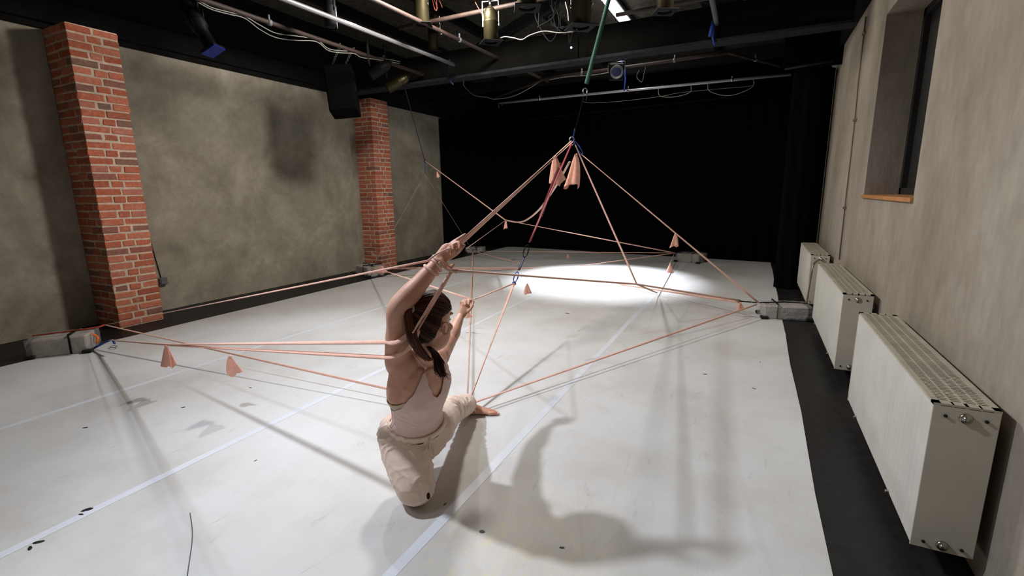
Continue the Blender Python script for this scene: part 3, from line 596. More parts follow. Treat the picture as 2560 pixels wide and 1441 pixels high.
# ------------------------------------------------------------------ the dancer
J = dict(kneeR=at(1040, 1220, Z=.100), hipR=at(1003, 1088, d=2.60), pelvis=at(1042, 1085, d=2.61), hipL=at(1083, 1068, d=2.66), kneeL=at(1124, 1028, d=3.0),
         ankL=at(1168, 1010, Z=.085), toeL=at(1246, 1028, Z=.02), waist=at(1043, 1035, d=2.48), chest=at(1032, 957, d=2.32), neck=at(1063, 900, d=2.21),
         shR=at(996, 900, d=2.20), elbR=at(994, 772, d=2.04), wrR=at(1092, 660, d=2.03), shL=at(1096, 893, d=2.46), elbL=at(1124, 850, d=2.68), wrL=at(1149, 795, d=2.84), head=at(1080, 808, d=2.12))
J['ankR'] = J['kneeR']+Vector((-.27, .30, -.03)); J['toeR'] = J['ankR']+Vector((-.10, .11, -.02))
def skin_mat():
    mt, nt, b = _new('skin'); L = nt.links.new
    g = node(nt, 'ShaderNodeNewGeometry'); n = node(nt, 'ShaderNodeTexNoise', i_Scale=9.0, i_Detail=5.0); L(g.outputs['Position'], n.inputs['Vector'])
    r = ramp(nt, [(.3, srgb((190, 134, 110))), (.55, srgb((206, 156, 132))), (.75, srgb((214, 168, 146)))]); L(n.outputs[0], r.inputs[0]); L(r.outputs[0], b.inputs['Base Color'])
    b.inputs['Roughness'].default_value = .48; b.inputs['Specular IOR Level'].default_value = .35
    b.inputs['Subsurface Weight'].default_value = .12; b.inputs['Subsurface Radius'].default_value = (1, .4, .2); b.inputs['Subsurface Scale'].default_value = .01
    n2 = node(nt, 'ShaderNodeTexNoise', i_Scale=160.0, i_Detail=3.0); L(g.outputs['Position'], n2.inputs['Vector'])
    bp = node(nt, 'ShaderNodeBump', i_Strength=.08, i_Distance=.004); L(n2.outputs[0], bp.inputs['Height']); L(bp.outputs[0], b.inputs['Normal'])
    return mt
M['skin'] = skin_mat()
M['trouser'] = mat('trouser_cotton', (226, 202, 186), .85, var=.06, scale=20, bump=.12, bscale=160, spec=.2, sheen=.15)
M['top'] = mat('camisole', (220, 188, 180), .75, var=.04, scale=14, bump=.05, bscale=220, spec=.2, sheen=.1)
M['beige'] = mat('beige_underlayer', (190, 172, 144), .8, var=.05)
M['hair'] = mat('hair', (48, 27, 20), .6, var=.35, scale=30, spec=.22, bump=.25, bscale=90)
M['hairl'] = mat('hair_auburn', (88, 46, 28), .5, var=.3, scale=30, spec=.3)
M['nail'] = mat('nail', (226, 178, 164), .3); M['lip'] = mat('lip', (176, 104, 96), .5); M['eyew'] = mat('eye_white', (225, 222, 215), .3); M['iris'] = mat('iris', (60, 42, 30), .2)
person = thing('person', Vector((J['kneeR'].x, J['kneeR'].y, 0)), 'dancer in beige trousers and pale camisole kneeling, one arm raised, wound in pink bands', 'person')

def ellsec(mb, secs, n=28):
    """closed loft through elliptical sections (centre, half axis a, half axis b)"""
    vs = []
    for c, a, b in secs:
        for j in range(n):
            t = 2*PI*j/n; vs.append(c+a*math.cos(t)+b*math.sin(t))
    k = len(secs)
    fs = [(i*n+j, i*n+(j+1) % n, (i+1)*n+(j+1) % n, (i+1)*n+j) for i in range(k-1) for j in range(n)]
    fs += [tuple(range(n-1, -1, -1)), tuple((k-1)*n+j for j in range(n))]
    mb.add(vs, fs, True)
def limb(mb, pts, rad, n=18, sub=5, flat=1.0, up=None):
    """tapering limb with rounded ends"""
    P = spline(pts, sub); k = len(pts)-1; rr = []
    for i in range(len(P)):
        u = i/sub; a = min(int(u), k-1); f = u-a; f = f*f*(3-2*f); rr.append(rad[a]*(1-f)+rad[a+1]*f)
    d0 = (P[0]-P[1]).normalized(); d1 = (P[-1]-P[-2]).normalized()
    pre = [P[0]+d0*rr[0]*s for s in (.95, .7, .35)]; post = [P[-1]+d1*rr[-1]*s for s in (.35, .7, .95)]
    mb.tube(pre+P+post, [rr[0]*s for s in (.31, .71, .94)]+rr+[rr[-1]*s for s in (.94, .71, .31)], n, flat=flat, up=up)
def ball(mb, c, ax, n=16):
    """ellipsoid with three half-axis vectors"""
    ax = [Vector(a) for a in ax]; rows = []
    for i in range(1, n):
        ph = PI*i/n; rows.append((Vector(c)+ax[2]*math.cos(ph), ax[0]*math.sin(ph), ax[1]*math.sin(ph)))
    ellsec(mb, rows, 24)
def fuse(mb, voxel, smooth=4, fac=.5):
    """grow one continuous skin round everything in mb"""
    me = bpy.data.meshes.new('tmp'); me.from_pydata(mb.v, [], mb.f); o = bpy.data.objects.new('tmp', me); COL.objects.link(o)
    bm = bmesh.new(); bm.from_mesh(me); bmesh.ops.recalc_face_normals(bm, faces=bm.faces[:]); bm.to_mesh(me); bm.free()
    r = o.modifiers.new('r', 'REMESH'); r.mode = 'VOXEL'; r.voxel_size = voxel; r.use_smooth_shade = True
    s = o.modifiers.new('s', 'SMOOTH'); s.iterations = smooth; s.factor = fac
    dg = bpy.context.evaluated_depsgraph_get(); out = bpy.data.meshes.new_from_object(o.evaluated_get(dg))
    bpy.data.objects.remove(o); bpy.data.meshes.remove(me); return out
def put(me, name, m_, parent):
    me.name = name; me.materials.clear(); me.materials.append(M[m_])
    me.polygons.foreach_set('use_smooth', [True]*len(me.polygons))
    o = bpy.data.objects.new(name, me); COL.objects.link(o); attach(o, parent); return o
def keep_where(me, fn):
    """cut a mesh cleanly along fn = 0 and keep the part where fn > 0"""
    bm = bmesh.new(); bm.from_mesh(me); bmesh.ops.triangulate(bm, faces=bm.faces[:]); val = {v: fn(v.co) for v in bm.verts}
    new = set()
    for e in list(bm.edges):
        a, b = e.verts
        if val[a]*val[b] < 0 and abs(val[a]) > 1e-9 and abs(val[b]) > 1e-9:
            f = val[a]/(val[a]-val[b]); f = min(max(f, .03), .97)
            ne, nv = bmesh.utils.edge_split(e, a, f); val[nv] = 0.0; new.add(nv)
    for f in list(bm.faces):
        z = [v for v in f.verts if v in new]
        if len(z) == 2:
            try: bmesh.utils.face_split(f, z[0], z[1])
            except ValueError: pass
    dead = [f for f in bm.faces if sum(val[v] for v in f.verts) < 0]
    bmesh.ops.delete(bm, geom=dead, context='FACES')
    rim = [v for v in bm.verts if sum(e.is_boundary for e in v.link_edges) == 2]
    for _ in range(24):
        new = {v: sum(((e.other_vert(v).co) for e in v.link_edges if e.is_boundary), Vector())/max(1, sum(e.is_boundary for e in v.link_edges)) for v in rim}
        for v, c in new.items(): v.co = v.co.lerp(c, .5)
    bm.to_mesh(me); bm.free(); return me
def shell(me, th):
    """give a cut cloth an inner face and a hem"""
    me.update(); n = len(me.vertices); V = [v.co.copy() for v in me.vertices]; N = [v.normal.copy() for v in me.vertices]
    F_ = [tuple(p.vertices) for p in me.polygons]; edge = {}
    for f in F_:
        for a, b in zip(f, f[1:]+f[:1]): edge[(a, b)] = 1
    out = F_+[tuple(i+n for i in reversed(f)) for f in F_]+[(b, a, a+n, b+n) for (a, b) in edge if (b, a) not in edge]
    m2 = bpy.data.meshes.new('cloth'); m2.from_pydata(V+[v-q*th for v, q in zip(V, N)], [], out); m2.update(); return m2
pel, neck, shR, shL = J['pelvis'], J['neck'], J['shR'], J['shL']
UP = (neck-pel).normalized(); AH = (J['hipL']-J['hipR']).normalized(); AS = (shL-shR).normalized()
def frame(a, up):
    n = a.cross(up).normalized(); return up.cross(n).normalized(), n
aH, nH = frame(AH, UP); aS, nS = frame(AS, UP)
TL = (neck-pel).length
def torso_at(s):
    """torso centre line, bowed toward the waist points"""
    c = lerp(pel, neck, s); b = (J['waist']-lerp(pel, neck, .28)); b = b-UP*b.dot(UP); return c+b*max(0, math.sin(PI*min(max(s, 0), 1)))*.8
def torso_secs(g=0.0):
    T = [(-.24, .125, .085), (-.12, .150, .105), (0, .152, .112), (.14, .130, .098), (.30, .108, .084), (.45, .116, .09), (.60, .130, .104), (.72, .136, .104), (.84, .128, .088), (.93, .10, .072), (1.0, .065, .058)]
    out = []
    for s, w_, d_ in T:
        f = min(max(s, 0), 1); a = aH.lerp(aS, f).normalized(); n = nH.lerp(nS, f).normalized()
        out.append((torso_at(s), a*(w_*1.07+g), n*(d_*1.07+g)))
    return out
# head frame
HF = Vector((.12, .97, -.12)).normalized(); HU = (Vector((-.05, -.10, 1))-HF*Vector((-.05, -.10, 1)).dot(HF)).normalized(); HR = HF.cross(HU).normalized()
HC = J['head']
HK = 1.10
def H(r, f, u): return HC+(HR*r+HF*f+HU*u)*HK
body = MB()
ellsec(body, torso_secs())
ball(body, torso_at(.66)+nS*.048+aS*.06, (aS*.058, nS*.05, UP*.068)); ball(body, torso_at(.66)+nS*.048-aS*.06, (aS*.058, nS*.05, UP*.068))
ball(body, torso_at(-.05)-nH*.05, (aH*.13, nH*.085, UP*.09))
# shoulder girdle, back muscle under the raised arm, neck
limb(body, [torso_at(.86), lerp(torso_at(.9), shR, .6), shR], [.075, .062, .055]); limb(body, [torso_at(.86), lerp(torso_at(.9), shL, .6), shL], [.075, .058, .05])
limb(body, [torso_at(.45)-aS*.06-nS*.03, torso_at(.7)-aS*.115-nS*.03, lerp(torso_at(.85)-aS*.1, shR, .6), lerp(shR, J['elbR'], .25)], [.05, .052, .055, .045])
limb(body, [torso_at(.75)-nS*.05-aS*.05, torso_at(.9)-nS*.04, neck+UP*.02-nS*.01], [.06, .05, .045])
limb(body, [neck-UP*.03, neck+UP*.02, lerp(neck, H(0, -.02, -.06), .6), H(0, -.015, -.04)], [.056, .050, .047, .05])
# head
ball(body, H(0, -.012, .022), (HR*0.0770, HF*0.0990, HU*0.1056)); ball(body, H(0, .022, -.045), (HR*0.0605, HF*0.0726, HU*0.0770)); ball(body, H(0, .052, -.088), (HR*0.0286, HF*0.0308, HU*0.0264))
limb(body, [H(0, .078, .012), H(0, .092, -.022), H(0, .096, -.030)], [.008, .012, .011], 10); ball(body, H(0, .070, .035), (HR*0.0550, HF*0.0198, HU*0.0132)); ball(body, H(.03, .062, -.02), (HR*0.0242, HF*0.0198, HU*0.0198)); ball(body, H(-.03, .062, -.02), (HR*0.0242, HF*0.0198, HU*0.0198)); ball(body, H(0, .076, -.062), (HR*0.0242, HF*0.0110, HU*0.0110))
for s in (-1, 1):
    e = H(s*.071, -.012, -.012); ax = (HR*s*.8-HF*.6).normalized(); bt = ax.cross(HU)
    body.torus(e+HR*s*.012, ax, .0190, .0050, 20, 8, (1.4, .8), HU); ball(body, e-HR*s*.001, (bt*.013, HU*.022, ax*.003)); ball(body, e-HU*.028+HR*s*.008, (bt*.009, HU*.009, ax*.005))
# raised right arm
e_, w_ = J['elbR'], J['wrR']
limb(body, [lerp(shR, pel, .05), shR, lerp(shR, e_, .35), lerp(shR, e_, .72), e_, lerp(e_, w_, .28), lerp(e_, w_, .65), w_], [.062, .060, .056, .048, .043, .046, .036, .028], 20)
ball(body, e_+(e_-lerp(shR, w_, .5)).normalized()*.018, (Vector((.026, 0, 0)), Vector((0, .026, 0)), Vector((0, 0, .026))))
# left arm reaching away
e2, w2 = J['elbL'], J['wrL']
limb(body, [shL, lerp(shL, e2, .4), lerp(shL, e2, .8), e2, lerp(e2, w2, .3), lerp(e2, w2, .7), w2], [.055, .048, .043, .040, .043, .032, .026], 20)
def hand(wr, pts, thumb, palm, pr, fr, d, nrm):
    """palm and five separate fingers from surveyed joint points"""
    limb(body, [wr]+palm, [.025]+pr, 16, flat=.55, up=nrm)
    for i, f in enumerate(fr): limb(body, f, [.0100, .0094, .0088, .0074][:len(f)] if i < 3 else [.0090, .0084, .0074, .0066][:len(f)], 10, 4)
    limb(body, thumb, [.014, .0105, .0092, .0075][:len(thumb)], 10, 4)
D_ = 2.030
def q_(x, y, d=D_): return at(x, y, d=d)
VN = (CAM-w_).normalized()
fR = [[q_(1117, 621), q_(1132, 607, 2.025), q_(1148, 597, 2.020), q_(1163, 587, 2.020)],
      [q_(1123, 626), q_(1143, 607, 2.000), q_(1151, 617, 1.985), q_(1143, 631, 1.990)],
      [q_(1120, 634, 2.020), q_(1131, 612, 1.990), q_(1134, 625, 1.975), q_(1129, 637, 1.980)],
      [q_(1126, 644), q_(1142, 634, 2.035), q_(1152, 624, 2.035), q_(1161, 613, 2.035)]]
hand(w_, None, [q_(1104, 650, 2.020), q_(1116, 664, 2.010), q_(1126, 669, 2.010), q_(1134, 661, 2.010)], [q_(1106, 642), q_(1120, 629)], [.031, .036], fR, D_, VN)
DL = 2.88
gl = at(1163, 771, d=DL); JH = at(1180, 758, d=DL)
def l_(x, y, o): return at(x, y, d=DL+o)
vf = (gl-w2).normalized(); vu = (CAM-gl).normalized()
fL = [[l_(1170, 764, .020), l_(1176, 754, .030), l_(1183, 754, .006), l_(1181, 763, -.012)],
      [l_(1164, 764, .022), l_(1168, 752, .032), l_(1173, 751, .006), l_(1172, 761, -.016)],
      [l_(1158, 766, .022), l_(1160, 753, .030), l_(1164, 752, .004), l_(1164, 762, -.016)],
      [l_(1153, 769, .020), l_(1152, 757, .026), l_(1156, 755, .004), l_(1157, 763, -.012)]]
hand(w2, None, [l_(1157, 787, -.004), l_(1168, 781, -.016), l_(1177, 772, -.022), l_(1182, 764, -.020)], [lerp(w2, gl, .6), gl], [.029, .035], fL, DL, vu)
# legs and feet
limb(body, [J['hipR'], lerp(J['hipR'], J['kneeR'], .5), J['kneeR'], lerp(J['kneeR'], J['ankR'], .3), lerp(J['kneeR'], J['ankR'], .7), J['ankR'], J['toeR']], [.09, .072, .055, .052, .04, .034, .026])
limb(body, [J['hipL'], lerp(J['hipL'], J['kneeL'], .5), J['kneeL'], lerp(J['kneeL'], J['ankL'], .35), lerp(J['kneeL'], J['ankL'], .75), J['ankL']], [.088, .070, .054, .052, .038, .033])
A_, T_ = J['ankL'], J['toeL']; fd = (T_-A_); fd.z = 0; fl = fd.length; fd.normalize(); fs_ = Vector((fd.y, -fd.x, 0))
def F(f, s, z): return Vector((A_.x, A_.y, 0))+fd*f+fs_*s+Vector((0, 0, z))
ellsec(body, [(F(-.052, 0, .034), fs_*.012, Vector((0, 0, .012))), (F(-.045, 0, .036), fs_*.026, Vector((0, 0, .026))), (F(-.02, 0, .045), fs_*.031, Vector((0, 0, .037))), (F(.02, 0, .05), fs_*.031, Vector((0, 0, .042))), (F(.06, 0, .042), fs_*.034, Vector((0, 0, .034))), (F(.10, -.002, .030), fs_*.040, Vector((0, 0, .023))), (F(.14, -.002, .021), fs_*.043, Vector((0, 0, .015))), (F(.165, 0, .018), fs_*.040, Vector((0, 0, .011)))], 24)
limb(body, [A_, F(.01, 0, .05)], [.034, .034])
toes = []
for i in range(5):
    s = .032-.0165*i; l = [.205, .204, .198, .188, .174][i]; r = [.0125, .0085, .008, .0075, .007][i]
    limb(body, [F(.15, s*.95, .018), F(l-.022, s, .020), F(l, s, .012)], [r*1.05, r, r*.85], 10, 4); toes.append((F(l+.004, s, .012+r*.55), r))
bme = fuse(body, .0042, 5)
bo = put(bme, 'body', 'skin', person)
# face details (turned away) and nails
for s in (-1, 1):
    eb = MB(); ball(eb, H(s*.031, .0655, .010), (HR*.0105, HF*.009, HU*.0055), 10); eo = eb.build('eye', 'eyew', person)
    ib = MB(); ball(ib, H(s*.031, .0716, .010), (HR*.0048, HF*.0035, HU*.0048), 8); ib.build('iris', 'iris', eo)
lb = MB(); ball(lb, H(0, .084, -.058), (HR*.020, HF*.005, HU*.0045), 10); ball(lb, H(0, .083, -.066), (HR*.017, HF*.006, HU*.005), 10); lb.build('lips', 'lip', person)
for c, r in toes:
    nb = MB(); ball(nb, c, (fd*r*.8, fs_*r*.75, Vector((0, 0, r*.35))), 8); nb.build('toenail', 'nail', person)
# ------------------------------------------------------------------ clothes
def cloth_noise(me, amp, zones, f0=(26, 26, 60)):
    """press folds into cloth: (centre, reach, direction across the folds, height, count per metre)"""
    me.update()
    nrm = [v.normal.copy() for v in me.vertices]
    for v, n in zip(me.vertices, nrm):
        p = v.co; d = amp*noise.noise(Vector((p.x*9, p.y*9, p.z*9)))
        for c, reach, dirv, h, k in zones:
            w = max(0, 1-(p-c).length/reach)
            if w > 0:
                u = (p-c).dot(dirv)*k+1.6*noise.noise(p*11); d += h*w*(1-abs(math.sin(u*PI)))**1.6 - h*w*.35
        v.co = p+n*d
tr_ = MB()
S0 = torso_secs(.012)
wst = .20
ellsec(tr_, [S0[0], S0[1], (S0[2][0], S0[2][1]*1.08, S0[2][2]*1.08), (torso_at(.10), aH*.152, nH*.118), (torso_at(.18), aH*.136, nH*.105), (torso_at(.215), aH*.136, nH*.106)])
ball(tr_, torso_at(-.05)-nH*.05, (aH*.145, nH*.10, UP*.105))
kR, kL = J['kneeR'], J['kneeL']
limb(tr_, [J['hipR']+UP*.01, lerp(J['hipR'], kR, .3), lerp(J['hipR'], kR, .65)+Vector((0, 0, .01)), kR+Vector((0, 0, .004)), lerp(kR, J['ankR'], .25), lerp(kR, J['ankR'], .6)], [.118, .120, .112, .094, .084, .074], 24)
limb(tr_, [J['hipL']+UP*.01, lerp(J['hipL'], kL, .4), kL, lerp(kL, J['ankL'], .5), lerp(kL, J['ankL'], .90)], [.116, .100, .084, .076, .070], 24)
tme = fuse(tr_, .0065, 4)
hd = (kR-J['hipR']).normalized(); ld = (J['ankL']-kL).normalized()
cloth_noise(tme, .003, [
    (torso_at(.10)-aH*.13, .14, nH, .017, 24), (lerp(J['hipR'], kR, .12)-nH*.03, .16, (hd*.9+nH*.5).normalized(), .020, 14), (kR+Vector((0, 0, .05))-nH*.07, .13, (hd+nH*.6).normalized(), .019, 17),
    (kL, .22, (ld*.8+Vector((0, 0, .6))).normalized(), .018, 13), (lerp(kL, J['ankL'], .6), .2, ld, .012, 15), (torso_at(0)+nH*.1+aH*.05, .16, (UP+aH*.6).normalized(), .015, 14), (lerp(J['hipR'], kR, .6)+nH*.08, .16, (hd*.7-nH*.7).normalized(), .010, 13), (kR+Vector((0, 0, .02))-aH*.02-nH*.09, .12, Vector((0, 0, 1)), .014, 20)])
bm = bmesh.new(); bm.from_mesh(tme)
for v in bm.verts: v.co.z = max(v.co.z, .0075)
bm.to_mesh(tme); bm.free()
tro = put(tme, 'trousers', 'trouser', person)
# waistband, gathered at her right side, and pocket flap, cuff
wb = MB(); n = 72; vs = []
for s, g in ((.155, .004), (.155, .010), (.215, .010), (.225, .006), (.215, -.002)):
    for j in range(n):
        t = 2*PI*j/n; c = torso_at(s); side = max(0, -math.cos(t)); rip = .0035*math.sin(j*2*PI/3.6)*side
        vs.append(c+aH*math.cos(t)*(.138+g+rip)+nH*math.sin(t)*(.107+g+rip))
wb.add(vs, [(i*n+j, i*n+(j+1) % n, (i+1)*n+(j+1) % n, (i+1)*n+j) for i in range(4) for j in range(n)], True); wb.build('waistband', 'trouser', tro)
def on_torso(s, th, g, w_=.150, d_=.118): return torso_at(s)+aH*math.cos(th)*(w_+g)+nH*math.sin(th)*(d_+g)
pk = MB(); pk.grid(lambda u, v: on_torso(.09-.20*v, 1.75+1.0*u, .012+.010*math.sin(PI*u)+.012*v), 10, 6); pk.build('pocket_flap', 'trouser', tro)
fl_ = MB(); fl_.tube([on_torso(.21, 1.45, .004), on_torso(.10, 1.46, .010), on_torso(-.02, 1.48, .006)], .0035, 6); fl_.build('fly_seam', 'trouser', tro)
cu = MB(); cc = lerp(kL, J['ankL'], .95); cu.torus(cc, ld, .062, .009, 32, 8); cu.build('cuff', 'trouser', tro)
cu2 = MB(); cc = lerp(kR, J['ankR'], .63); cu2.torus(cc, (J['ankR']-kR).normalized(), .066, .008, 32, 8, (.85, 1)); cu2.build('cuff', 'trouser', tro)
from mathutils.bvhtree import BVHTree
bv = BVHTree.FromPolygons([v.co.copy() for v in tme.vertices], [tuple(p.vertices) for p in tme.polygons])
def on_cloth(x, y):
    h = bv.ray_cast(CAM, ray(x, y).normalized()); return (h[0], h[1]) if h[0] else (at(x, y, d=2.5), Vector((0, 0, 1)))
p, n_ = on_cloth(1071, 1241); ey = MB(); e1 = n_.cross(Vector((0, 0, 1))).normalized(); ball(ey, p, (e1*.010, n_.cross(e1)*.017, n_*.004), 10); ey.build('cuff_eyelet', 'hole', tro)
for k, line in enumerate((((1036, 1108), (1048, 1110), (1058, 1107)), ((1058, 1107), (1078, 1100), (1092, 1094), (1102, 1080)), ((1010, 1130), (1030, 1116), (1052, 1112)))):
    q = [on_cloth(*xy) for xy in line]; MB().tube(spline([a_+b_*.001 for a_, b_ in q], 6), .0035 if k else .005, 6).build('pocket_seam' if k else 'pocket_opening', 'trouser' if k else 'hole', tro)
# camisole cut from the torso's own shape
def lim(th, pts):
    th = abs((th+PI) % (2*PI)-PI)*180/PI
    for (a, x), (b, y) in zip(pts, pts[1:]):
        if a <= th <= b: f = (th-a)/(b-a); f = f*f*(3-2*f); return x*(1-f)+y*f
    return pts[-1][1]
def field(pts):
    def fn(p):
        d = p-pel; s = d.dot(UP)/TL; c = torso_at(s); f = min(max(s, 0), 1)
        a = aH.lerp(aS, f).normalized(); n_ = nH.lerp(nS, f).normalized(); e = p-c
        return min(lim(math.atan2(e.dot(a), e.dot(n_)), pts)-s, s-.185)
    return fn
def torso_cloth(g, pts, name, m_, th):
    tb = MB(); ellsec(tb, torso_secs(g)[2:])
    for sg in (-1, 1): ball(tb, torso_at(.66)+nS*.048+aS*.06*sg, (aS*(.058+g), nS*(.05+g), UP*(.068+g)))
    limb(tb, [torso_at(.45)-aS*.06-nS*.03, torso_at(.7)-aS*.115-nS*.03, lerp(torso_at(.85)-aS*.1, shR, .6)], [.05+g, .052+g, .055+g])
    limb(tb, [torso_at(.86), lerp(torso_at(.9), shR, .6)], [.075+g, .06+g]); limb(tb, [torso_at(.86), lerp(torso_at(.9), shL, .6)], [.075+g, .058+g])
    me = fuse(tb, .005, 5)
    cloth_noise(me, .0015, [(torso_at(.42)-aS*.11, .13, (UP+nS*.5).normalized(), .004, 22), (torso_at(.3)+nS*.09, .12, (UP+aS*.4).normalized(), .003, 20), (torso_at(.5)+aS*.08+nS*.06, .1, UP, .004, 24)])
    return put(shell(keep_where(me, field(pts)), th), name, m_, person)
CAMI = [(0, .73), (10, .76), (24, .86), (36, .95), (44, 1.0), (50, .99), (60, .80), (74, .62), (88, .53), (110, .49), (150, .52), (180, .52)]
top = torso_cloth(.0085, CAMI, 'camisole', 'top', .003)
torso_cloth(.005, [(0, .5), (50, .5), (62, .74), (80, .665), (95, .635), (120, .61), (180, .58)], 'underlayer', 'beige', .002)
def spt(th, s, g):
    f = min(max(s, 0), 1); i = 0; S = torso_secs(g)
    T = [-.24, -.12, 0, .14, .30, .45, .60, .72, .84, .93, 1.0]
    while i < len(T)-2 and T[i+1] < s: i += 1
    k = (s-T[i])/(T[i+1]-T[i]); c = S[i][0].lerp(S[i+1][0], k); a = S[i][1].lerp(S[i+1][1], k); n_ = S[i][2].lerp(S[i+1][2], k)
    return c+a*math.sin(th)+n_*math.cos(th)
for sg, sh in ((-1, shR), (1, shL)):
    pk_ = max((v.co for v in top.data.vertices if (v.co-torso_at(.8)).dot(aS)*sg > .015 and (v.co-torso_at(.8)).dot(nS) > 0), key=lambda c: c.dot(UP)).copy()
    th = sg*49*PI/180
    ov = lerp(torso_at(.93), sh, .52)+UP*(.060 if sg < 0 else .050)
    pts = [pk_-UP*.03+nS*.002, pk_+UP*.004+nS*.003, lerp(pk_, ov+nS*.028, .5)+nS*.008, ov+nS*.028, ov-nS*.03, spt(sg*2.5, .84, .016), spt(sg*2.45, .66, .014), spt(sg*2.5, .50, .012)]
    MB().tube(spline(pts, 8), .0085, 8, flat=.35, up=UP).build('strap', 'top', top)
sm = MB(); sm.tube([spt(-1.75, .52, .012), spt(-1.72, .42, .0125), spt(-1.7, .30, .0125), spt(-1.7, .22, .012)], .0022, 6); sm.build('side_seam', 'top', top)
# ------------------------------------------------------------------ hair
tie = H(-.01, -.105, .062)
hc = H(0, -.012, .022)
def scalp(az, el, g=.008):
    """az from the face (0) round her right side (+), el from the horizontal up"""
    return hc+(HF*(math.cos(az)*math.cos(el)*(.092+g))+HR*(math.sin(az)*math.cos(el)*(.073+g))+HU*(math.sin(el)*(.098+g)))*HK
def hairline(az):
    a = abs((az+PI) % (2*PI)-PI)*180/PI
    return math.radians(lim(a*PI/180, [(0, 33), (40, 28), (62, 16), (78, 12), (98, 6), (108, -22), (116, -46), (135, -58), (180, -64)]))
hm = MB(); na, ne = 72, 18; vs = []
for i in range(na):
    az = 2*PI*i/na; e0 = hairline(az)
    for j in range(ne+1):
        e = e0+(PI/2-e0)*j/ne; g = .010+.0016*math.sin(az*23+e*9)*math.cos(e)-(.006 if j == 0 else 0); vs.append(scalp(az, e, g))
q = ne+1; hm.add(vs, [(i*q+j, ((i+1) % na)*q+j, ((i+1) % na)*q+j+1, i*q+j+1) for i in range(na) for j in range(ne)], True)
hair = hm.build('hair', 'hair', person)
rr = random.Random(5); st = MB(); st2 = MB()
tdir = (tie-hc).normalized()
for k in range(340):
    az = 2*PI*k/340+rr.uniform(-.03, .03); e0 = hairline(az)+rr.uniform(0, .10); p0 = scalp(az, e0, .008); pts = []
    for t in (0, .2, .4, .6, .8, .97):
        p = lerp(p0, tie, t); d = p-hc; v = Vector((d.dot(HR)/.0925, d.dot(HF)/.1125, d.dot(HU)/.119)); L_ = v.length
        g = 1.0+(.02 if .1 < t < .9 else 0)+rr.uniform(-.01, .015); p = hc+d*(g/max(L_, .3)) if t < .9 else p; pts.append(p)
    (st2 if rr.random() < .3 else st).tube(spline(pts, 3), [.0005, .0012, .0018]+[.0023]*13, 5)
tag(st.build('pulled_strands', 'hair', hair), kind='stuff'); tag(st2.build('auburn_strands', 'hairl', hair), kind='stuff')
MB().torus(tie, tdir, .019, .008, 18, 8).build('hair_tie', 'bandp', hair)
def lock(pts, n, spread, m_, name, r=.0032, frizz=.006, parent=hair):
    mb = MB()
    for k in range(n):
        a = rr.uniform(0, 2*PI); d = math.sqrt(rr.random()); off = HR*math.cos(a)*d+HF*math.sin(a)*d*.8; w_ = []
        for i, p in enumerate(pts):
            s = spread[i]; w_.append(Vector(p)+off*s+Vector((rr.uniform(-1, 1), rr.uniform(-1, 1), rr.uniform(-1, 1)))*frizz*(i/len(pts)))
        P = spline(w_, 4); m = len(P); mb.tube(P, [r*(1-.7*i/m) for i in range(m)], 5)
    return tag(mb.build(name, m_, parent), kind='stuff')
tail_pts = [tie, tie-HF*.018+HU*.002, H(.008, -.128, .02), H(.016, -.118, -.05), H(.028, -.085, -.105), H(.03, -.05, -.135)]
lock(tail_pts, 150, [.010, .015, .022, .026, .024, .018], 'hairl', 'ponytail_fall', .0022)
# the rest of the ponytail lies over the far shoulder and hangs beside the neck
lk = [at(1072, 868, d=2.06), at(1088, 885, d=2.09), at(1097, 905, d=2.09), at(1100, 925, d=2.08), at(1106, 938, d=2.07)]
lock(lk, 170, [.010, .016, .021, .020, .016], 'hair', 'ponytail', .0022, .010); lock(lk[1:]+[at(1112, 940, d=2.07)], 26, [.018, .025, .027, .028, .03], 'hairl', 'loose_ends', .0016, .022)
# ------------------------------------------------------------------ elastic bands
def bandtube(mb, pts, wd, n=8, twist=1.5, flat=.45, up=None): mb.tube(pts, wd, n, flat=flat, twist=twist, up=up)
def straight(a, b, k=10, sag=0.0):
    a, b = Vector(a), Vector(b); return [lerp(a, b, i/k)-Vector((0, 0, sag*4*(i/k)*(1-i/k))) for i in range(k+1)]
def bandthing(label, segs, wd=.012, m_='band', group=None, name='elastic_band'):
    t = thing(name, segs[0][0], label, 'elastic band', group)
    for s in segs:
        mb = MB(); bandtube(mb, s, wd); mb.build('strand', m_, t)
    return t
def tassel(parent, p, h, w_, seed, m_='tail', lean=(0, 0, 0)):
    """the knotted cloth end that hangs from a band"""
    q = random.Random(seed); p = Vector(p); n = 22; ph = q.random()*6; lean = Vector(lean)
    def fn(u, v):
        a = 2*PI*u; fold = 1+.30*math.sin(3*a+ph)*v+.16*math.sin(5*a+ph*2)+.1*math.sin(2*a+ph*3); r = w_*(.20+.80*v**.7)*(fold if v > .05 else 1)
        hem = .10*h*(math.sin(2*a+ph)+.6*math.sin(3*a+ph*2))*max(0, v-.4)*1.6
        c = p-Vector((0, 0, h*v-hem))+lean*v*h+_r*(.10*h*v*v*math.sin(ph))
        return c+_r*math.cos(a)*r+Vector((_f.x, _f.y, 0)).normalized()*math.sin(a)*r*.38
    o = MB().grid(fn, n, 8).build('knot_tail', m_, parent)
    mb = MB(); ball(mb, p+Vector((0, 0, .001)), (Vector((w_*.24, 0, 0)), Vector((0, w_*.20, 0)), Vector((w_*.05, 0, w_*.24))), 8); mb.build('knot', m_, parent)
    return o
APX = at(1432, 350, Y=5.7)
hA, hA2 = at(262, 813, Z=.22), at(276, 851, Z=.13)
hB = at(932, 668, Z=.22); hC = at(1688, 633, Y=10.25); hD = at(1897, 758, Y=6.15); hE = at(1182, 628, Z=.14)
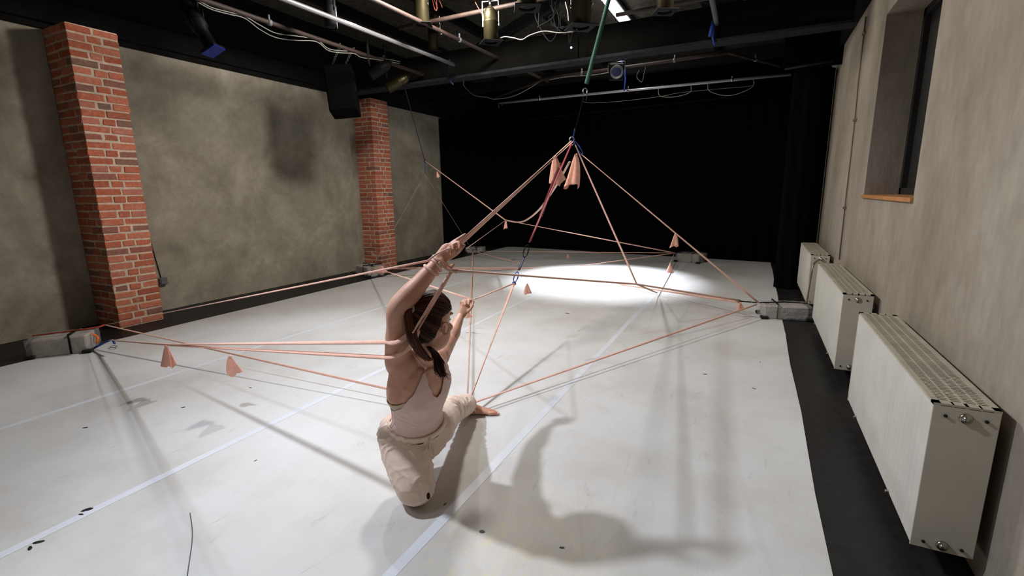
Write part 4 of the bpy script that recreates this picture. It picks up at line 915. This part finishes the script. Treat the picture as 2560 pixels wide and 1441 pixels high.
wR, wL = J['wrR'], J['wrL']; foot = F(-.005, 0, .075)
handtop = at(1146, 610, d=2.035)
UA = lerp(J['shR'], J['elbR'], .36); UA2 = lerp(J['shR'], J['elbR'], .12)
def near(a, b, x):
    """point of the line a-b seen at pixel column x"""
    lo, hi = 0, 1
    def col(t):
        v = lerp(a, b, t)-CAM; return 1280+FPX*v.dot(_r2)/v.dot(_f)
    for _ in range(40):
        m_ = (lo+hi)/2
        if (col(m_)-x)*(col(lo)-x) > 0: lo = m_
        else: hi = m_
    return lerp(a, b, (lo+hi)/2)
def loop(c, ax, r, wd, sq=(1, 1), up=None):
    mb = MB(); mb.torus(c, ax, r, wd, 26, 6, sq, up); return mb
# apex to the raised hand, wrist wrap
t = bandthing('double pink band from the high blue carabiner down to the raised hand', [straight(APX+Vector((-.02, 0, -.01)), handtop+VN*.012, 12), straight(APX+Vector((.0, 0, -.02)), at(1140, 622, d=2.025), 12)], .009)
tassel(t, at(1388, 392, Y=5.45), .30, .075, 1)
ax = (w_-e_).normalized()
wrap = thing('wrist_wrap', w_, 'pink elastic band wound round the raised wrist and palm', 'elastic band')
for k, (f, r, tl) in enumerate(((-.10, .0335, .35), (-.02, .032, -.5), (.05, .032, .25))):
    c = w_+ax*f*.35; a2 = (ax+VN*tl*.3+Vector((0, 0, 1))*tl*.4).normalized(); loop(c, a2, r, .006).build('turn', 'bandp', wrap)
MB().tube(spline([at(1070, 652, d=1.995), at(1088, 638, d=1.975), at(1108, 628, d=1.965), at(1127, 621, d=1.975)], 6), .008, 8, flat=.5).build('turn', 'bandp', wrap)
MB().tube(spline([at(1098, 655, d=1.965), at(1108, 667, d=1.965), at(1122, 675, d=1.985), at(1140, 680, d=2.025)], 6), .010, 8, flat=.5).build('turn', 'bandp', wrap)
# left anchor to wrist, upper arm loops
t = bandthing('pink band from the nearest left ballast straight to the raised wrist, crossing both pillars', [straight(hA, at(1072, 652, d=2.045), 14)], .0048)
L1a = at(968, 856, d=2.105); L2a = at(962, 894, d=2.145)
cA = at(1003, 842, d=2.095); cB = at(1000, 880, d=2.125)
JN = at(470, 868, d=4.3)
up1 = [hA2]+straight(at(430, 862, d=4.5), L1a, 10)
up2 = [hA2]+straight(at(430, 864, d=4.5), L2a, 10)
arc1 = spline([L1a, at(985, 858, d=2.060), at(1005, 850, d=2.045), at(1025, 832, d=2.050), at(1035, 806, d=2.075)], 6)
arc2 = spline([L2a, at(985, 892, d=2.105), at(1010, 880, d=2.065), at(1033, 858, d=2.035), at(1045, 825, d=2.005)], 6)
t = bandthing('double pink band from the nearest left ballast looped round the raised upper arm', [up1+arc1[1:], up2+arc2[1:]], .013)
tassel(t, at(415, 868, d=4.55), .155, .05, 2); tassel(t, at(575, 893, d=3.9), .12, .055, 3)
t = bandthing('tight pink band running from the upper arm loop up past the hair to the wrist', [straight(at(1031, 833, d=1.995), at(1126, 683, d=1.995), 8), straight(at(1042, 830, d=2.005), at(1130, 676, d=2.010), 8)], .007)
t = bandthing('low pink band from the nearest left ballast passing behind the dancer to her foot', [straight(hA, foot+Vector((-.02, -.02, .0)), 16)], .009)
# right anchor
S0_ = at(1106, 662, d=2.005)
Sx = at(1592, 711, Y=4.9)
t = bandthing('long brown looking band from the raised wrist across the stage to the right ballast', [straight(at(1128, 676, d=2.005), Sx, 8)+straight(Sx, at(1850, 752, Y=6.1), 6)[1:]], .0125, 'bandp')
tassel(t, at(1318, 711, Y=3.4), .075, .028, 9)
T_low = at(1643, 733, Z=.06)
t = bandthing('pink band from the blue carabiner kinked near the floor, then up to the far ballast', [straight(APX+Vector((.015, .0, -.03)), Sx, 8)+straight(Sx, T_low, 4)[1:]+straight(T_low, hC+Vector((-.02, 0, -.02)), 8)[1:]], .010)
tassel(t, lerp(T_low, hC, .62), .15, .055, 4)
t = bandthing('pink band from the blue carabiner down to the right ballast beside the radiators', [straight(at(1452, 385, Y=5.7), hD, 12)], .011)
tassel(t, near(at(1452, 385, Y=5.7), hD, 1689)-Vector((0, 0, .012)), .145, .055, 5)
t2 = thing('cloth_tail', at(1438, 380, Y=5.68), 'broad pink cloth tail hanging right under the blue carabiner', 'cloth tail'); tassel(t2, at(1440, 388, Y=5.68), .36, .08, 6)
t = bandthing('pink band from the dancer\'s foot across the floor to the right ballast', [straight(foot, hD+Vector((-.02, 0, -.02)), 14)], .010)
tassel(t, at(1850, 757, Y=6.1), .085, .045, 7)
# hanging point far left
TOP = at(1013, 224, Y=7.0); Q = at(1062, 402, Y=7.9); Q2 = at(1062, 436, Y=7.9)
t = thing('hanging_cord', TOP, 'thin blue cord hanging from the roof beam past the farther brick pillar', 'cord')
ribbon(straight(TOP, Q, 5), .007, 'navy', 'line', t); ribbon(straight(Q, Q2, 3), .010, 'blue', 'sling', t); MB().torus(Q, (0, 1, 0), .022, .006, 16, 6, (1.3, .7)).build('carabiner', 'cableb', t)
for e_pt, lb_ in ((hB, 'thin straw coloured cord from the hanging sling to the ballast by the farther pillar'), (hE, 'thin straw coloured cord from the hanging sling back to the farthest left ballast')):
    tag(MB().tube(straight(Q2, e_pt, 8), .004, 6).build('guy_line', 'cord'), lb_, 'cord', 'guy lines under the blue cord')
Jn = at(1264, 551, Y=8.4)
t = bandthing('pink band from the hanging blue cord down across to the far right ballast', [straight(Q, Jn, 8), straight(Jn, hC, 10)], .012)
tassel(t, at(1093, 430, Y=7.95), .10, .03, 8); tassel(t, Jn, .16, .04, 10)
t = bandthing('slack pale band curving from the blue carabiner to the knot above the stage', [spline([at(1424, 405, Y=5.75), at(1390, 465, Y=6.5), at(1350, 522, Y=7.3), at(1318, 549, Y=7.9), at(1295, 556, Y=8.2), Jn], 6)], .015, 'bandp')
t = bandthing('thin band from the knot above the stage down behind the raised hand to the foot', [straight(Jn, at(1166, 622, Y=7.0), 6)], .007, 'bandp')
t = bandthing('near vertical pink band from the farthest left ballast to the dancer\'s foot', [straight(hE, foot+Vector((-.01, .02, 0)), 14)], .012)
tassel(t, at(1172, 783, d=5.2), .05, .045, 11)
# floor level web
t = bandthing('double pink band along the floor from the pillar ballast to the far right ballast', [straight(hB, at(1398, 671, Y=8.9), 10), straight(hB-Vector((0, 0, .03)), at(1398, 673, Y=8.9), 10), straight(at(1398, 672, Y=8.9), hC, 8)], .009)
tassel(t, at(1392, 670, Y=8.9), .05, .05, 12); tassel(t, at(954, 668, d=9), .11, .09, 13)
t = bandthing('pink band from the farthest left ballast dipping to the right ballast', [straight(hE, at(1420, 689, Y=8.6), 8)+straight(at(1420, 689, Y=8.6), at(1600, 719, Y=7.2), 5)[1:]+straight(at(1600, 719, Y=7.2), at(1850, 756, Y=6.12), 5)[1:]], .012)
tassel(t, at(1422, 688, Y=8.6), .04, .045, 14)
t = bandthing('thin pink band along the back of the floor between the two far ballasts', [straight(hE, hC, 12)], .008)
tassel(t, at(1420, 637, Y=10.2), .10, .05, 15)
RING = at(1285, 709, Y=3.75)
t = bandthing('thin pink band from the pillar ballast to the outstretched left hand', [straight(hB, JH+Vector((0, 0, .02)), 12)], .007)
t = bandthing('thin band from the outstretched left hand to the blue ring', [straight(JH+vf*.03+vu*.02, RING, 8)], .007, 'bandp')
t = bandthing('dark pink band from the blue ring down to the dancer\'s foot', [straight(RING, foot+Vector((.01, 0, 0)), 10)], .012)
# loops round the foot
fw = thing('foot_loop', foot, 'pink band turned round the ankle of the stretched leg', 'elastic band')
for k in range(3): loop(F(.012+.018*k, 0, .062-.004*k), (fd+Vector((0, 0, .35*k-.2))).normalized(), .042, .006, (1.05, .9), Vector((0, 0, 1))).build('turn', 'band', fw)
# ------------------------------------------------------------------ red sling line, green bungee
def sling(a, b, label, m_, name='sling_line'): pass
RT = at(1418, 385, Y=5.65); RB = at(1324, 606, Y=4.3)
t = thing('red_sling', RT, 'red rope sling descending from the blue carabiner toward the blue ring', 'sling')
ribbon(straight(APX+Vector((-.01, 0, -.03)), RB, 8), .013, 'red', 'rope', t)
sp_ = MB(); n = 70; A0, B0 = at(1400, 410, Y=5.55), at(1352, 540, Y=4.75)
dv = (B0-A0).normalized(); e1 = dv.cross(Vector((0, 1, 0))).normalized(); e2_ = dv.cross(e1)
sp_.tube([lerp(A0, B0, i/(n*6))+e1*math.cos(i*PI/3)*.017+e2_*math.sin(i*PI/3)*.017 for i in range(n*6+1)], .0035, 5); sp_.build('wound_cord', 'red', t)
tag(t.children[0], 'smooth dark red core rope')
t = thing('carabiner_chain', RB, 'dark carabiner and navy blue webbing ending in the blue ring', 'carabiner')
c1, c2 = at(1320, 612, Y=4.25), at(1310, 645, Y=4.1); MB().torus(lerp(c1, c2, .5), _f, .042, .006, 20, 8, (1.5, .5), (c1-c2)).build('carabiner', 'cableb', t)
ribbon(straight(c2, at(1297, 676, Y=3.95), 4), .013, 'navy', 'webbing', t)
c3 = at(1290, 693, Y=3.85); MB().torus(c3, _f, .034, .006, 20, 8, (1.4, .5), (c1-c2)).build('screw_link', 'blue', t); MB().torus(RING, _f, .012, .007, 16, 8).build('ring', 'blue', t)
GT, GB = at(1527, -20, Y=5.5), at(1466, 210, Y=5.7)
t = thing('green_bungee', GB, 'green corrugated bungee rope hanging from the roof in front of the beam', 'bungee')
ribbon(straight(GT, GB, 6), .020, 'green', 'core', t)
sp_ = MB(); n = 90; dv = (GB-GT).normalized(); e1 = dv.cross(Vector((0, 1, 0))).normalized(); e2_ = dv.cross(e1)
sp_.tube([lerp(GT, GB, i/(n*6))+e1*math.cos(i*PI/3)*.023+e2_*math.sin(i*PI/3)*.023 for i in range(n*6+1)], .005, 5); sp_.build('winding', 'green', t)
MB().torus(at(1463, 228, Y=5.7), _f, .03, .006, 20, 8, (1.2, .8)).build('snap_hook', 'chrome', t)
ribbon(straight(at(1460, 240, Y=5.7), at(1438, 326, Y=5.7), 5), .013, 'cableb', 'lower_rope', t)
ribbon(straight(at(1465, 255, Y=5.68), at(1470, 225, Y=5.68), 3), .008, 'navy', 'short_tie', t)
t = thing('blue_carabiner', APX, 'bright blue carabiner and webbing gathering all the pink bands at the top', 'carabiner')
ribbon(straight(at(1438, 322, Y=5.7), APX+Vector((0, 0, .01)), 4), .024, 'blue', 'webbing', t)
MB().torus(at(1430, 352, Y=5.69), _f, .04, .008, 20, 8, (1.2, .7)).build('gathering_link', 'chrome', t)
dd = at(1458, 387, Y=5.69)-at(1432, 350, Y=5.69)
MB().torus(lerp(at(1432, 350, Y=5.69), at(1458, 387, Y=5.69), .5), _f, .052, .008, 22, 8, (1.9, .35), dd).build('long_link', 'blue', t)
# ------------------------------------------------------------------ ballast blocks wrapped in clear plastic
def ballast(c, yaw, L, W, h, label, hook, straps=(), corners=(0, 1, 2)):
    c = Vector((c[0], c[1], 0)); t = thing('ballast_block', c, label, 'ballast', 'wrapped ballast blocks anchoring the bands')
    mx = Matrix.Translation(c+Vector((0, 0, .006))) @ Matrix.Rotation(yaw, 4, 'Z')
    MB().box((-L/2, -W/2, 0), (L/2, W/2, h), .012, mx).build('block', 'block', t)
    def wrap_(u, v):
        a = 2*PI*u; ca, sa = math.cos(a), math.sin(a); q = 1/max(abs(ca)/(L/2+.03), abs(sa)/(W/2+.025)); wob = .010*noise.noise(Vector((ca*4+c.x, sa*4, v*5+c.y)))
        k = 1 if v < .75 else 1-(v-.75)*4*.96; z = h*1.12*min(v/.75, 1)+(.012*noise.noise(Vector((ca*6, sa*6, v*9))))*(v > .1)
        return mx @ Vector((ca*(q*k+wob*(k > .5)), sa*(q*k+wob*(k > .5)), max(z, .001)))
    MB().grid(wrap_, 48, 14).build('plastic_wrap', 'plastic', t)
    for i in corners:
        sx, sy = ((1, -1), (-1, -1), (1, 1), (-1, 1))[i]; x, y = sx*(L/2+.005), sy*(W/2+.005)
        MB().box((x-.045, y-.035, 0), (x+.035, y+.035, .035), .008, mx).build('corner_pad', 'foam', t)
    hk = mx.inverted() @ Vector(hook); 
    MB().tube([mx @ Vector((-L/2-.02, 0, h*.3)), mx @ Vector((-L/2-.01, 0, h+.025)), mx @ Vector((0, 0, h+.03)), lerp(mx @ Vector((L/2, 0, h+.02)), hook, .6), hook], .010, 6, flat=.3).build('strap', straps[0] if straps else 'cableb', t)
    MB().torus(lerp(mx @ Vector((0, 0, h+.03)), hook, .72), (0, 0, 1), .022, .0045, 16, 6, (1.5, .7), Vector(hook)-(mx @ Vector((0, 0, h)))).build('carabiner', 'cableb', t)
    MB().tube([mx @ Vector((L*.22, -W/2-.03, .01)), mx @ Vector((L*.22, -W/2-.028, h+.03)), mx @ Vector((L*.22, W/2+.028, h+.03)), mx @ Vector((L*.22, W/2+.03, .01))], .012, 6, flat=.25).build('cross_strap', straps[1] if len(straps) > 1 else 'cableb', t)
    return t, mx
tA, mA = ballast((-6.0, 2.06), math.atan2(.3, .25), .42, .24, .17, 'plastic wrapped ballast block nearest the viewer, at the first pillar', hA, ('strapr', 'cableb'))
MB().tube(spline([mA @ Vector((.22, 0, .16)), mA @ Vector((.27, -.02, .12)), mA @ Vector((.26, -.03, .06))], 5), .018, 8, flat=.4).build('orange_strap', 'orangew', tA)
MB().tube(spline([mA @ Vector((.24, -.06, .02)), hA2, hA2+Vector((.12, -.02, -.01))], 5), .010, 8).build('blue_cord', 'blue', tA)
ballast((-6.36, 6.72), -.35, .5, .32, .17, 'plastic wrapped ballast block at the foot of the farther pillar', hB, ('cableb', 'cableb'))
ballast((-1.10, 10.5), -.32, .46, .34, .17, 'plastic wrapped ballast block at the far right by the black curtain', hC, ('navy', 'navy'))
ballast((.40, 6.28), PI+.2, .46, .24, .15, 'plastic wrapped ballast block on the right between the radiators', hD, ('cableb', 'cableb'), (0, 2, 3))
ballast((-6.2, 10.3), .2, .40, .26, .13, 'plastic wrapped ballast block farthest back on the left', hE, ('cableb', 'cableb'))
t = thing('snap_hook', at(1850, 752, Y=6.12), 'black snap hook lying in the bands just left of the right ballast', 'hook')
p0, p1 = at(1843, 753, Y=6.1), at(1893, 757, Y=6.12); MB().torus(lerp(p0, p1, .15), (0, .35, 1), .035, .006, 18, 6, (1.1, .7), p1-p0).build('gate', 'cableb', t)
MB().tube([lerp(p0, p1, .32), lerp(p0, p1, .7)], .007, 8).build('shank', 'cableb', t); MB().torus(lerp(p0, p1, .85), (0, .35, 1), .024, .005, 16, 6, (1.1, .7), p1-p0).build('eye', 'cableb', t)
t = thing('ground_cord', at(283, 868, Z=.02), 'small grey cord loop lying on the vinyl beside the nearest left ballast', 'cord')
MB().torus(at(284, 867, Z=.02), (0, 0, 1), .035, .004, 16, 6, (1.3, .7)).build('loop', 'cable', t)
